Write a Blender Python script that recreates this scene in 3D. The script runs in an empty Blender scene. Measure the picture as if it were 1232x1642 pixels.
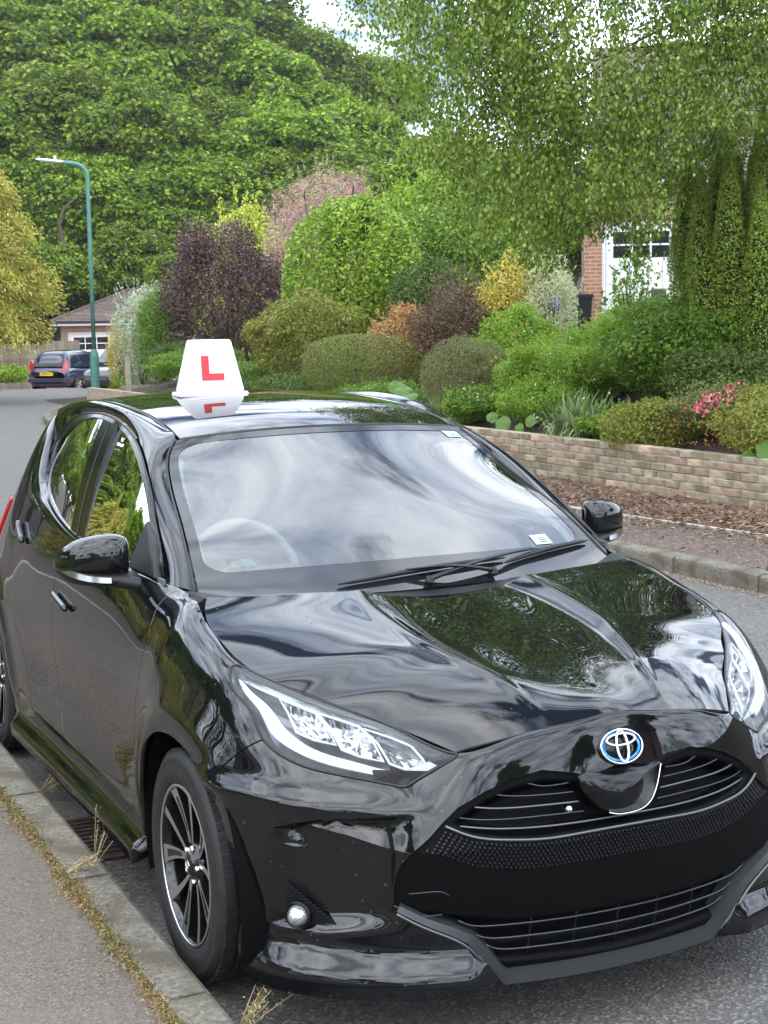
import bpy, bmesh, math, random
import numpy as np
from mathutils import Vector, Matrix, Euler
# ---------------------------------------------------------------- camera, sky, sun, exposure
sc = bpy.context.scene
col = sc.collection
cd = bpy.data.cameras.new('camera'); cam = bpy.data.objects.new('camera', cd); col.objects.link(cam); sc.camera = cam
cd.sensor_fit = 'VERTICAL'; cd.sensor_height = 24.0; cd.sensor_width = 18.0; cd.lens = 24.0*2454.6/1642
cd.clip_start = .05; cd.clip_end = 900
_yaw, _pit, _rol = math.radians(24.995), math.radians(6.857), math.radians(-.938)
_f = Vector((math.sin(_yaw)*math.cos(_pit), math.cos(_yaw)*math.cos(_pit), -math.sin(_pit)))
_r = Vector((math.cos(_yaw), -math.sin(_yaw), 0)); _u = _r.cross(_f)
_r2 = _r*math.cos(_rol)+_u*math.sin(_rol); _u2 = _u*math.cos(_rol)-_r*math.sin(_rol)
_M = Matrix((_r2, _u2, -_f)).transposed().to_4x4(); _M.translation = (-2.019, -3.778, 1.711); cam.matrix_world = _M
SUN_EL, SUN_AZ = 52.0, -125.0       # degrees; azimuth measured clockwise from +Y (up the road): behind the camera on the left
world = bpy.data.worlds.new('World'); sc.world = world; world.use_nodes = True
def build_world():
    nt = world.node_tree; nt.nodes.clear(); N = nt.nodes.new; L = nt.links.new
    out = N('ShaderNodeOutputWorld'); bg = N('ShaderNodeBackground'); L(bg.outputs[0], out.inputs[0])
    sky = N('ShaderNodeTexSky'); sky.sky_type = 'NISHITA'; sky.sun_disc = False
    sky.sun_elevation = math.radians(SUN_EL); sky.sun_rotation = math.radians(SUN_AZ); sky.air_density = 1.0; sky.dust_density = .6; sky.ozone_density = 1.5
    tc = N('ShaderNodeTexCoord')
    # clouds on a high plane: direction divided by its height
    sep = N('ShaderNodeSeparateXYZ'); L(tc.outputs['Generated'], sep.inputs[0])
    mx = N('ShaderNodeMath'); mx.operation = 'MAXIMUM'; L(sep.outputs[2], mx.inputs[0]); mx.inputs[1].default_value = .0
    ad = N('ShaderNodeMath'); ad.operation = 'ADD'; L(mx.outputs[0], ad.inputs[0]); ad.inputs[1].default_value = .22
    dx = N('ShaderNodeMath'); dx.operation = 'DIVIDE'; L(sep.outputs[0], dx.inputs[0]); L(ad.outputs[0], dx.inputs[1])
    dy = N('ShaderNodeMath'); dy.operation = 'DIVIDE'; L(sep.outputs[1], dy.inputs[0]); L(ad.outputs[0], dy.inputs[1])
    cb = N('ShaderNodeCombineXYZ'); L(dx.outputs[0], cb.inputs[0]); L(dy.outputs[0], cb.inputs[1])
    mp = N('ShaderNodeMapping'); mp.inputs['Scale'].default_value = (1.0, 1.55, 1); mp.inputs['Rotation'].default_value = (0, 0, .5); mp.inputs['Location'].default_value = (5.3, 2.2, 0)
    L(cb.outputs[0], mp.inputs[0])
    n1 = N('ShaderNodeTexNoise'); n1.inputs['Scale'].default_value = 2.3; n1.inputs['Detail'].default_value = 9; n1.inputs['Roughness'].default_value = .56; n1.inputs['Distortion'].default_value = .12
    L(mp.outputs[0], n1.inputs['Vector'])
    r1 = N('ShaderNodeValToRGB'); r1.color_ramp.elements[0].position = .39; r1.color_ramp.elements[1].position = .47; L(n1.outputs['Fac'], r1.inputs[0])
    n2 = N('ShaderNodeTexNoise'); n2.inputs['Scale'].default_value = 3.4; n2.inputs['Detail'].default_value = 8; n2.inputs['Roughness'].default_value = .6; n2.inputs['Distortion'].default_value = .15
    L(mp.outputs[0], n2.inputs['Vector'])
    r2 = N('ShaderNodeValToRGB'); e = r2.color_ramp.elements
    e[0].position = .32; e[0].color = (6.2, 8.4, 12.6, 1); e[1].position = .66; e[1].color = (28.5, 30, 32, 1)
    L(n2.outputs['Fac'], r2.inputs[0])
    mix = N('ShaderNodeMixRGB'); L(r1.outputs[0], mix.inputs[0]); L(sky.outputs[0], mix.inputs[1]); L(r2.outputs[0], mix.inputs[2])
    L(mix.outputs[0], bg.inputs[0]); bg.inputs[1].default_value = .15
build_world()
sd = bpy.data.lights.new('sun', 'SUN'); sd.energy = 1.5; sd.angle = math.radians(90); sd.color = (1.0, .91, .76)
so = bpy.data.objects.new('sun', sd); col.objects.link(so)
_el, _az = math.radians(SUN_EL), math.radians(SUN_AZ)
_sdir = Vector((math.sin(_az)*math.cos(_el), math.cos(_az)*math.cos(_el), math.sin(_el)))
so.rotation_euler = _sdir.to_track_quat('Z', 'Y').to_euler()
sc.view_settings.view_transform = 'Standard'; sc.view_settings.look = 'None'; sc.view_settings.exposure = 0.22; sc.view_settings.gamma = 1.0
sc.view_settings.use_curve_mapping = False
try:
    sc.cycles.max_bounces = 8; sc.cycles.transparent_max_bounces = 12; sc.cycles.use_denoising = True
except Exception: pass

# ---------------------------------------------------------------- object helpers
def tag(o, label=None, cat=None, group=None, kind=None):
    if label: o['label'] = label
    if cat: o['category'] = cat
    if group: o['group'] = group
    if kind: o['kind'] = kind
    return o
def empty(name, loc=(0, 0, 0), rz=0.0, **k):
    o = bpy.data.objects.new(name, None); col.objects.link(o); o.location = loc; o.rotation_euler = (0, 0, rz)
    o.empty_display_size = .2
    return tag(o, **k)
def mk(name, V, F, mat=None, parent=None, normals=None, smooth=True, loc=None, rot=None):
    """V (n,3) world/local verts, F list or (m,k) array of faces; normals per vertex optional"""
    me = bpy.data.meshes.new(name)
    V = np.asarray(V, float)
    me.from_pydata(V.tolist(), [], F.tolist() if hasattr(F, 'tolist') else F)
    if mat is not None:
        for m in (mat if isinstance(mat, (list, tuple)) else [mat]): me.materials.append(m)
    if smooth: me.polygons.foreach_set('use_smooth', np.ones(len(me.polygons), bool))
    me.update()
    if normals is not None:
        me.normals_split_custom_set_from_vertices(np.asarray(normals, float).tolist())
    o = bpy.data.objects.new(name, me); col.objects.link(o)
    if parent is not None: o.parent = parent
    if loc is not None: o.location = loc
    if rot is not None: o.rotation_euler = rot
    return o
class MB:
    """collects simple shapes, then links them as one mesh"""
    def __init__(s): s.V = []; s.F = []; s.n = 0
    def add(s, V, F):
        V = np.asarray(V, float); s.V.append(V); s.F += [tuple(int(i)+s.n for i in f) for f in F]; s.n += len(V); return s
    def box(s, a, b, M=None):
        x0, y0, z0 = a; x1, y1, z1 = b
        V = np.array([(x0,y0,z0),(x1,y0,z0),(x1,y1,z0),(x0,y1,z0),(x0,y0,z1),(x1,y0,z1),(x1,y1,z1),(x0,y1,z1)])
        if M is not None: V = np.array([tuple(M @ Vector(v)) for v in V])
        return s.add(V, [(0,3,2,1),(4,5,6,7),(0,1,5,4),(1,2,6,5),(2,3,7,6),(3,0,4,7)])
    def tube(s, P, r, n=8, cap=True, flat=None):
        P = np.asarray(P, float); r = np.broadcast_to(np.asarray(r, float), (len(P),))
        T = np.gradient(P, axis=0); T /= np.maximum(np.linalg.norm(T, axis=1, keepdims=True), 1e-9)
        up = np.array([0, 0, 1.]) if abs(T[0][2]) < .9 else np.array([1., 0, 0])
        V = []; a = np.linspace(0, 2*np.pi, n, endpoint=False)
        u = np.cross(T[0], up); u /= np.linalg.norm(u)
        for i in range(len(P)):
            u = u - T[i]*np.dot(u, T[i]); u /= max(np.linalg.norm(u), 1e-9); w = np.cross(T[i], u)
            fl = 1 if flat is None else flat
            V.append(P[i] + r[i]*(np.cos(a)[:, None]*u + fl*np.sin(a)[:, None]*w))
        V = np.concatenate(V); F = []
        for i in range(len(P)-1):
            for j in range(n): F.append((i*n+j, i*n+(j+1) % n, (i+1)*n+(j+1) % n, (i+1)*n+j))
        if cap: F.append(tuple(range(n-1, -1, -1))); F.append(tuple((len(P)-1)*n+j for j in range(n)))
        return s.add(V, F)
    def lathe(s, prof, n=32, M=None, axis='z', a0=0, a1=2*np.pi):
        """prof: (r, h) pairs round the axis"""
        prof = np.asarray(prof, float); full = abs(a1-a0-2*np.pi) < 1e-6
        a = np.linspace(a0, a1, n, endpoint=not full); m = len(prof); V = []
        for t in a:
            c, d = np.cos(t), np.sin(t)
            if axis == 'z': V += [(r*c, r*d, h) for r, h in prof]
            elif axis == 'x': V += [(h, r*c, r*d) for r, h in prof]
            else: V += [(r*c, h, r*d) for r, h in prof]
        if M is not None: V = [tuple(M @ Vector(v)) for v in V]
        F = []; k = len(a)
        for i in range(k if full else k-1):
            for j in range(m-1): F.append((i*m+j, ((i+1) % k)*m+j, ((i+1) % k)*m+j+1, i*m+j+1))
        return s.add(V, F)
    def strip(s, A, B_, closed=False):
        A = np.asarray(A); B_ = np.asarray(B_); n = len(A)
        return s.add(np.concatenate([A, B_]), [(i, (i+1) % n, n+(i+1) % n, n+i) for i in range(n if closed else n-1)])
    def prism(s, P, a, b, ax=1):
        """polygon P (2-D) extruded along axis ax from a to b"""
        n = len(P); V = []
        for h in (a, b):
            for p in P:
                q = list(p); q.insert(ax, h); V.append(q)
        F = [tuple(range(n)), tuple(range(2*n-1, n-1, -1))]+[(i, n+i, n+(i+1) % n, (i+1) % n) for i in range(n)]
        return s.add(V, F)
    def build(s, name, mat, parent=None, smooth=False, **k):
        return mk(name, np.concatenate(s.V), s.F, mat, parent, smooth=smooth, **k)
def bevel(o, w=.003, seg=2, ang=40):
    m = o.modifiers.new('bevel', 'BEVEL'); m.width = w; m.segments = seg; m.limit_method = 'ANGLE'; m.angle_limit = math.radians(ang)
    return o
# ---------------------------------------------------------------- materials
def mat(name, color=(.5, .5, .5), rough=.5, metal=0.0, coat=0.0, coatr=.03, spec=.5, sub=None, **k):
    m = bpy.data.materials.new(name); m.use_nodes = True; b = m.node_tree.nodes['Principled BSDF']
    b.inputs['Base Color'].default_value = (*color, 1); b.inputs['Roughness'].default_value = rough; b.inputs['Metallic'].default_value = metal
    b.inputs['Coat Weight'].default_value = coat; b.inputs['Coat Roughness'].default_value = coatr; b.inputs['Specular IOR Level'].default_value = spec
    for kk, v in k.items():
        b.inputs[kk.replace('_', ' ')].default_value = v
    return m
def noisy(name, c1, c2, scale=10, rough=.8, detail=6, bump=0.0, bscale=None, dist=.01, lo=.35, hi=.65, spec=.4, rand=0.0, coords='Object', c3=None, s3=1.0, metal=0.0):
    """two-tone noise material, optional third tone from a coarser noise, optional bump"""
    m = mat(name, c1, rough, metal=metal, spec=spec); nt = m.node_tree; N = nt.nodes.new; L = nt.links.new; b = nt.nodes['Principled BSDF']
    tc = N('ShaderNodeTexCoord'); n = N('ShaderNodeTexNoise'); n.inputs['Scale'].default_value = scale; n.inputs['Detail'].default_value = detail
    L(tc.outputs[coords], n.inputs['Vector'])
    r = N('ShaderNodeValToRGB'); r.color_ramp.elements[0].position = lo; r.color_ramp.elements[1].position = hi
    r.color_ramp.elements[0].color = (*c1, 1); r.color_ramp.elements[1].color = (*c2, 1); L(n.outputs['Fac'], r.inputs[0]); src = r.outputs[0]
    if c3 is not None:
        n3 = N('ShaderNodeTexNoise'); n3.inputs['Scale'].default_value = s3; n3.inputs['Detail'].default_value = 4; L(tc.outputs[coords], n3.inputs['Vector'])
        r3 = N('ShaderNodeValToRGB'); r3.color_ramp.elements[0].position = .45; r3.color_ramp.elements[1].position = .65; L(n3.outputs['Fac'], r3.inputs[0])
        mx = N('ShaderNodeMixRGB'); L(r3.outputs[0], mx.inputs[0]); L(src, mx.inputs[1]); mx.inputs[2].default_value = (*c3, 1); src = mx.outputs[0]
    if rand:
        oi = N('ShaderNodeObjectInfo'); hs = N('ShaderNodeHueSaturation'); mr = N('ShaderNodeMapRange')
        mr.inputs['To Min'].default_value = 1-rand; mr.inputs['To Max'].default_value = 1+rand; L(oi.outputs['Random'], mr.inputs['Value']); L(mr.outputs[0], hs.inputs['Value'])
        L(src, hs.inputs['Color']); src = hs.outputs[0]
    L(src, b.inputs['Base Color'])
    if bump:
        nb = N('ShaderNodeTexNoise'); nb.inputs['Scale'].default_value = bscale or scale*3; nb.inputs['Detail'].default_value = 5; L(tc.outputs[coords], nb.inputs['Vector'])
        bp = N('ShaderNodeBump'); bp.inputs['Strength'].default_value = bump; bp.inputs['Distance'].default_value = dist; L(nb.outputs['Fac'], bp.inputs['Height']); L(bp.outputs[0], b.inputs['Normal'])
    return m
def glassmat(name, tint=(.6, .7, .66), ior=1.5, base=0.0):
    m = bpy.data.materials.new(name); m.use_nodes = True; nt = m.node_tree; nt.nodes.clear(); N = nt.nodes.new; L = nt.links.new
    o = N('ShaderNodeOutputMaterial'); mx = N('ShaderNodeMixShader'); t = N('ShaderNodeBsdfTransparent'); g = N('ShaderNodeBsdfGlossy'); fr = N('ShaderNodeFresnel')
    fr.inputs['IOR'].default_value = ior; t.inputs[0].default_value = (*tint, 1); g.inputs['Roughness'].default_value = .0; g.inputs[0].default_value = (1, 1, 1, 1)
    ma = N('ShaderNodeMath'); ma.operation = 'ADD'; ma.use_clamp = True; ma.inputs[1].default_value = base
    L(fr.outputs[0], ma.inputs[0]); L(ma.outputs[0], mx.inputs[0]); L(t.outputs[0], mx.inputs[1]); L(g.outputs[0], mx.inputs[2]); L(mx.outputs[0], o.inputs[0])
    return m
# ---------------------------------------------------------------- curves and body surfaces of the black hatchback
def natspline(P, closed=False):
    """natural cubic through P (n,d) -> (param knots, evaluator)"""
    P = np.asarray(P, float)
    seg = np.sqrt(np.linalg.norm(np.diff(P, axis=0), axis=1)) ** 1.6
    t = np.concatenate([[0], np.cumsum(np.maximum(seg, 1e-6))]); t = t / t[-1]
    n = len(t); h = np.diff(t)
    A = np.zeros((n, n)); B = np.zeros((n, P.shape[1])); A[0, 0] = A[-1, -1] = 1
    for i in range(1, n - 1):
        A[i, i-1] = h[i-1]; A[i, i] = 2*(h[i-1]+h[i]); A[i, i+1] = h[i]
        B[i] = 6*((P[i+1]-P[i])/h[i] - (P[i]-P[i-1])/h[i-1])
    M = np.linalg.solve(A, B)
    def ev(x):
        x = np.clip(np.asarray(x, float), 0, 1)
        k = np.clip(np.searchsorted(t, x) - 1, 0, n-2)
        hh = h[k][..., None]; a = (t[k+1]-x)[..., None]; b = (x-t[k])[..., None]
        return (M[k]*a**3 + M[k+1]*b**3)/(6*hh) + (P[k]/hh - M[k]*hh/6)*a + (P[k+1]/hh - M[k+1]*hh/6)*b
    return t, ev
def resample(P, n):
    """n points equally spaced by length along the spline through P"""
    _, ev = natspline(P); x = np.linspace(0, 1, 400); Q = ev(x)
    L = np.concatenate([[0], np.cumsum(np.linalg.norm(np.diff(Q, axis=0), axis=1))])
    return ev(np.interp(np.linspace(0, L[-1], n), L, x))
def sstep(a, b, x):
    t = np.clip((x-a)/(b-a), 0, 1); return t*t*(3-2*t)

# hood side edge (positive side), front corner to rear corner
HE = np.array([(.397,-.672,.718),(.434,-.616,.735),(.48,-.548,.755),(.531,-.473,.775),(.592,-.398,.799),(.645,-.316,.820),
               (.700,-.244,.841),(.733,-.150,.864),(.744,-.05,.891),(.745,.06,.920),(.728,.17,.950),(.700,.235,.975)])
_, hoodedge = natspline(HE)
def hoodcentre(v):
    v = np.asarray(v, float)
    y = -.745 + v*.865
    z = np.interp(v, [0, 1], [0, 0])
    P = np.array([(-.745,.772),(-.70,.797),(-.60,.829),(-.45,.862),(-.25,.898),(-.05,.928),(.12,.953)])
    _, ev = natspline(P); yy = ev(np.linspace(0, 1, 300))
    return np.stack([np.zeros_like(y), y, np.interp(y, yy[:, 0], yy[:, 1])], -1)
def hood(u, v):
    """u -1..1 across, v 0 front .. 1 rear"""
    u, v = np.broadcast_arrays(np.asarray(u, float), np.asarray(v, float))
    a = np.abs(u); E = hoodedge(v); C = hoodcentre(v)
    y = C[..., 1] + (E[..., 1]-C[..., 1])*a**(2.0+.3*(1-v))
    g = a**(2.3 - .5*v)
    z = C[..., 2] + (E[..., 2]-C[..., 2])*g
    z = z + .020*np.sin(np.pi*np.clip(a, 0, 1))**1.0*sstep(0, .25, v)*(1-.3*v)*sstep(.0,.35,a)
    # sunk centre between two creases that run together towards the badge
    ac = .41 - .02*v          # crease position across
    w = .050 + .075*v                      # width of the inward flank
    dep = .013*sstep(.02, .55, v)
    z = z - dep*(1-sstep(ac-w, ac, a))
    z = z + .0035*np.exp(-((a-ac)/.03)**2)*sstep(0.0, .2, v)
    z = z + .011*np.exp(-(u*E[..., 0]/.085)**2)*np.exp(-(v/.10)**2)
    return np.stack([u*E[..., 0], y, z], -1)
# stations of the skin that wraps from the nose round the side to the tail
# top curve xyz, widest plan point xy, its height, bottom height, tuck, roundness w
def _h(u): return tuple(hood(u, 0.0))
ST = [(_h(0.)+(.0,-.806,.50,.155,.050,.20)),
      (_h(.33)+(.137,-.800,.50,.155,.050,.20)),
      (_h(.64)+(.262,-.782,.50,.155,.050,.22)),
      (_h(1.)+(.42,-.742,.50,.155,.045,.30)),
      ((.48,-.548,.755)+(.545,-.690,.50,.150,.040,.42)),
      ((.592,-.398,.799)+(.665,-.600,.52,.145,.035,.55)),
      ((.672,-.280,.831)+(.762,-.480,.54,.140,.030,.68)),
      ((.733,-.150,.864)+(.826,-.330,.58,.140,.028,.82)),
      ((.745,.0,.905)+(.862,-.120,.62,.14,.03,.92)),
      ((.742,.12,.936)+(.872,.08,.64,.14,.03,1.)),
      ((.728,.22,.965)+(.870,.26,.64,.17,.03,1.)),
      ((.722,.33,.978)+(.862,.38,.62,.17,.03,1.)),
      ((.748,.46,.990)+(.856,.50,.60,.17,.03,.95)),
      ((.783,.80,1.008)+(.852,.80,.56,.17,.03,.9)),
      ((.795,1.28,1.022)+(.858,1.28,.56,.17,.03,.85)),
      ((.782,1.56,1.048)+(.862,1.56,.58,.17,.03,.85)),
      ((.754,1.87,1.092)+(.868,1.87,.62,.17,.03,.75)),
      ((.718,2.10,1.142)+(.873,2.12,.66,.17,.03,.55)),
      ((.655,2.27,1.262)+(.873,2.40,.68,.17,.03,.40)),
      ((.600,2.42,1.352)+(.868,2.62,.68,.19,.03,.28)),
      ((.53,2.62,1.365)+(.835,2.86,.66,.24,.03,.15)),
      ((.42,2.88,1.25)+(.70,3.05,.62,.26,.03,.15)),
      ((.0,2.95,1.27)+(.0,3.12,.60,.26,.03,.3))]
ST = np.array(ST)
_sp = np.concatenate([[0], np.cumsum(np.linalg.norm(np.diff(ST[:, 3:5], axis=0), axis=1))])
SLEN = _sp[-1]
def _colspline(t, V):
    n = len(t); h = np.diff(t); A = np.zeros((n, n)); B = np.zeros((n, V.shape[1])); A[0, 0] = A[-1, -1] = 1
    # zero slope of symmetric columns is handled by mirrored stations
    for i in range(1, n-1):
        A[i, i-1] = h[i-1]; A[i, i] = 2*(h[i-1]+h[i]); A[i, i+1] = h[i]
        B[i] = 6*((V[i+1]-V[i])/h[i] - (V[i]-V[i-1])/h[i-1])
    M = np.linalg.solve(A, B)
    def ev(x):
        x = np.asarray(x, float); k = np.clip(np.searchsorted(t, x)-1, 0, n-2)
        hh = h[k][..., None]; a = (t[k+1]-x)[..., None]; b = (x-t[k])[..., None]
        return (M[k]*a**3+M[k+1]*b**3)/(6*hh)+(V[k]/hh-M[k]*hh/6)*a+(V[k+1]/hh-M[k+1]*hh/6)*b
    return ev
_m = ST[1:4][::-1].copy(); _m[:, 0] *= -1; _m[:, 3] *= -1
_ev = _colspline(np.concatenate([-_sp[1:4][::-1], _sp]), np.concatenate([_m, ST]))
QH = .95           # nominal length of the down coordinate q (0 top .. QH bottom); q=.5 is the widest line
def Braw(s, q):
    s, q = np.broadcast_arrays(np.asarray(s, float), np.asarray(q, float))
    sg = np.where(s < 0, -1., 1.); c = _ev(np.abs(s))
    T = c[..., 0:3]; Rf = c[..., 3:5]; zr = c[..., 5]; zb = c[..., 6]; tk = c[..., 7]; w = np.clip(c[..., 8], .1, 1)
    th = np.clip(q/.5, 0, 1)*np.pi/2
    fr = (1-w)*(1-np.cos(th)) + w*np.sin(th)
    z1 = zr + (T[..., 2]-zr)*np.cos(th)
    xy = T[..., :2] + (Rf-T[..., :2])*fr[..., None]
    lo = np.clip((q-.5)/.45, 0, 1)
    z = np.where(q > .5, zr + (zb-zr)*lo, z1)
    # inward direction: towards the car's long axis / middle
    e = 1e-3
    c2 = _ev(np.abs(s)+e); tn = c2[..., 3:5]-Rf; tn = tn/np.linalg.norm(tn, axis=-1, keepdims=True)
    inn = np.stack([-tn[..., 1], tn[..., 0]], -1)
    xy = xy + inn*(tk*lo**2.2)[..., None]
    return np.stack([sg*xy[..., 0], xy[..., 1], z], -1), inn, sg
def sdpoly(P, X, Y):
    """signed distance (negative inside) to closed polygon P, vectorised"""
    P = np.asarray(P, float); shp = np.shape(X); X = np.ravel(X); Y = np.ravel(Y)
    best = np.full(X.shape, 1e9); ins = np.zeros(X.shape, bool); n = len(P)
    for i in range(n):
        ax, ay = P[i]; bx, by = P[(i+1) % n]; dx, dy = bx-ax, by-ay
        L = dx*dx+dy*dy+1e-18
        t = np.clip(((X-ax)*dx+(Y-ay)*dy)/L, 0, 1)
        best = np.minimum(best, (X-ax-t*dx)**2+(Y-ay-t*dy)**2)
        c = ((ay > Y) != (by > Y)) & (X < (bx-ax)*(Y-ay)/(by-ay+1e-18)+ax)
        ins ^= c
    d = np.sqrt(best); return np.where(ins, -d, d).reshape(shp)
# feature outlines, in (across |x|, height z) for the front and (length y, height z) for the side
CHEEK = np.array([(.775,.535),(.745,.552),(.70,.567),(.60,.578),(.45,.598),(.45,.30),(.60,.295),(.70,.275),(.765,.262),(.80,.27),(.80,.40),(.79,.50)])
def B(s, q, feat=True):
    P, inn, sg = Braw(s, q)
    if not feat: return P
    ax = np.abs(P[..., 0]); y = P[..., 1]; z = P[..., 2]
    d = np.zeros(ax.shape)
    # front cheeks: a hollow under a sharp ledge
    fr = (y < -.12)
    sd = sdpoly(CHEEK, ax, z)
    m = 1-sstep(-(.016+.045*(1-sstep(.47, .545, z))), .0, sd)
    top = 1-sstep(-.014, .0, np.maximum(sd, (z-.640)))
    dc = .048*(m*.55+.45*m*sstep(.25, .57, z))*sstep(.49, .68, ax)
    d += np.where(fr, dc, 0)
    # ledge of the upper bumper stands a little proud
    d += np.where(fr, -.016*np.exp(-((z-.598)/.028)**2)*sstep(.46, .62, ax), 0)
    # splitter lip
    d += np.where(fr, -.050*(1-sstep(.175, .275, z))*sstep(.27, .40, ax)*(1-.5*sstep(.74,.84,ax)), 0)
    # front arch lip and muscle over the wheel
    ra = np.sqrt((y-.0)**2+(z-.31)**2)
    d += np.where((y > -.6) & (y < .6), -.012*np.exp(-((ra-.395)/.05)**2)*sstep(.30, .45, z), 0)
    ra = np.sqrt((y-2.55)**2+(z-.31)**2)
    d += -.014*np.exp(-((ra-.40)/.05)**2)*sstep(.25, .40, z)
    # doors: hollow low down, a ledge at the foot and the sill
    dm = sstep(.40, 1.15, y)*(1-sstep(1.55, 2.15, y))
    d += dm*.016*np.exp(-((z-.50)/.12)**2)
    d += -dm*.012*np.exp(-((z-.345)/.035)**2)
    dm2 = sstep(.36, .46, y)*(1-sstep(2.08, 2.2, y))
    d += -dm2*.050*(1-sstep(.205, .262, z))
    P = P.copy()
    P[..., 0] += sg*inn[..., 0]*d; P[..., 1] += inn[..., 1]*d
    return P
def surfn(f, a, b, e=2e-4):
    du = f(a+e, b)-f(a-e, b); dv = f(a, b+e)-f(a, b-e)
    n = np.cross(du, dv); return n/np.maximum(np.linalg.norm(n, axis=-1, keepdims=True), 1e-12)
# ---------------------------------------------------------------- materials of the car
M_paint = mat('black_paint', (.0025, .0027, .0036), .4, coat=1.0, coatr=.012, spec=.0); M_paint.node_tree.nodes['Principled BSDF'].inputs['Coat IOR'].default_value = 1.57
def _paint():
    # faint orange peel plus dust in the clear coat
    nt = M_paint.node_tree; N = nt.nodes.new; L = nt.links.new; b = nt.nodes['Principled BSDF']
    tc = N('ShaderNodeTexCoord'); n = N('ShaderNodeTexNoise'); n.inputs['Scale'].default_value = 9; n.inputs['Detail'].default_value = 2; L(tc.outputs['Object'], n.inputs['Vector'])
    bp = N('ShaderNodeBump'); bp.inputs['Strength'].default_value = .03; bp.inputs['Distance'].default_value = .003; L(n.outputs['Fac'], bp.inputs['Height']); L(bp.outputs[0], b.inputs['Coat Normal'])
    v = N('ShaderNodeTexVoronoi'); v.inputs['Scale'].default_value = 26; L(tc.outputs['Object'], v.inputs['Vector'])
    w = N('ShaderNodeTexNoise'); w.inputs['Scale'].default_value = 3; L(tc.outputs['Object'], w.inputs['Vector'])
    mth = N('ShaderNodeMath'); mth.operation = 'MULTIPLY'; L(w.outputs['Fac'], mth.inputs[0]); mth.inputs[1].default_value = .16
    lt = N('ShaderNodeMath'); lt.operation = 'LESS_THAN'; L(v.outputs['Distance'], lt.inputs[0]); L(mth.outputs[0], lt.inputs[1])
    sc1 = N('ShaderNodeMath'); sc1.operation = 'MULTIPLY_ADD'; L(lt.outputs[0], sc1.inputs[0]); sc1.inputs[1].default_value = .16; sc1.inputs[2].default_value = .014
    L(sc1.outputs[0], b.inputs['Coat Roughness'])
    mx = N('ShaderNodeMixRGB'); L(lt.outputs[0], mx.inputs[0]); mx.inputs[1].default_value = (.0035, .0038, .005, 1); mx.inputs[2].default_value = (.03, .032, .035, 1); L(mx.outputs[0], b.inputs['Base Color'])
_paint()
M_gloss = mat('gloss_black_plastic', (.004, .004, .005), .12, spec=.4)
M_plastic = mat('black_plastic', (.008, .008, .0095), .45, spec=.35)
M_void = mat('dark_interior_lining', (.003, .003, .003), .9, spec=.1)
M_rubber = noisy('tyre_rubber', (.010, .010, .011), (.018, .018, .018), 40, .62, bump=.15, dist=.002)
M_seal = mat('rubber_seal', (.008, .008, .009), .5)
M_chrome = mat('chrome', (.82, .83, .85), .08, metal=1)
M_silver = mat('satin_silver_trim', (.15, .153, .16), .38, metal=.9)
M_barsilver = mat('grille_bar_finish', (.07, .072, .076), .25, metal=.9)
M_machined = mat('machined_alloy', (.55, .55, .57), .36, metal=1)
M_alloyblk = mat('gloss_black_alloy', (.006, .006, .007), .12, spec=.6)
M_ws = glassmat('windscreen_glass', (.66, .80, .75), 1.55, .08)
M_sg = glassmat('privacy_glass', (.05, .06, .055), 1.55, .06)
M_lens = glassmat('headlamp_lens', (.93, .95, .96), 1.35, .0)
M_frit = mat('windscreen_black_band', (.012, .013, .015), .05, spec=.6)
M_drl = mat('white_light_guide', (.66, .68, .70), .22, coat=1)
M_white = mat('white_plastic', (.80, .80, .81), .28)
M_red = mat('red_print', (.62, .022, .03), .35)
M_blue = mat('emblem_blue', (.0, .20, .55), .1, coat=1)
M_dash = mat('dashboard_plastic', (.09, .095, .095), .7)
M_seat = noisy('seat_cloth', (.035, .037, .037), (.055, .056, .056), 60, .9)
M_stick = mat('pale_green_sticker', (.42, .62, .55), .5)
M_trim = mat('pillar_trim_sheen', (.42, .50, .46), .6)
M_dirt = mat('dirt_speck', (.05, .048, .045), .8)
M_tail = mat('red_lamp_plastic', (.45, .01, .015), .1, coat=1)

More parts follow.
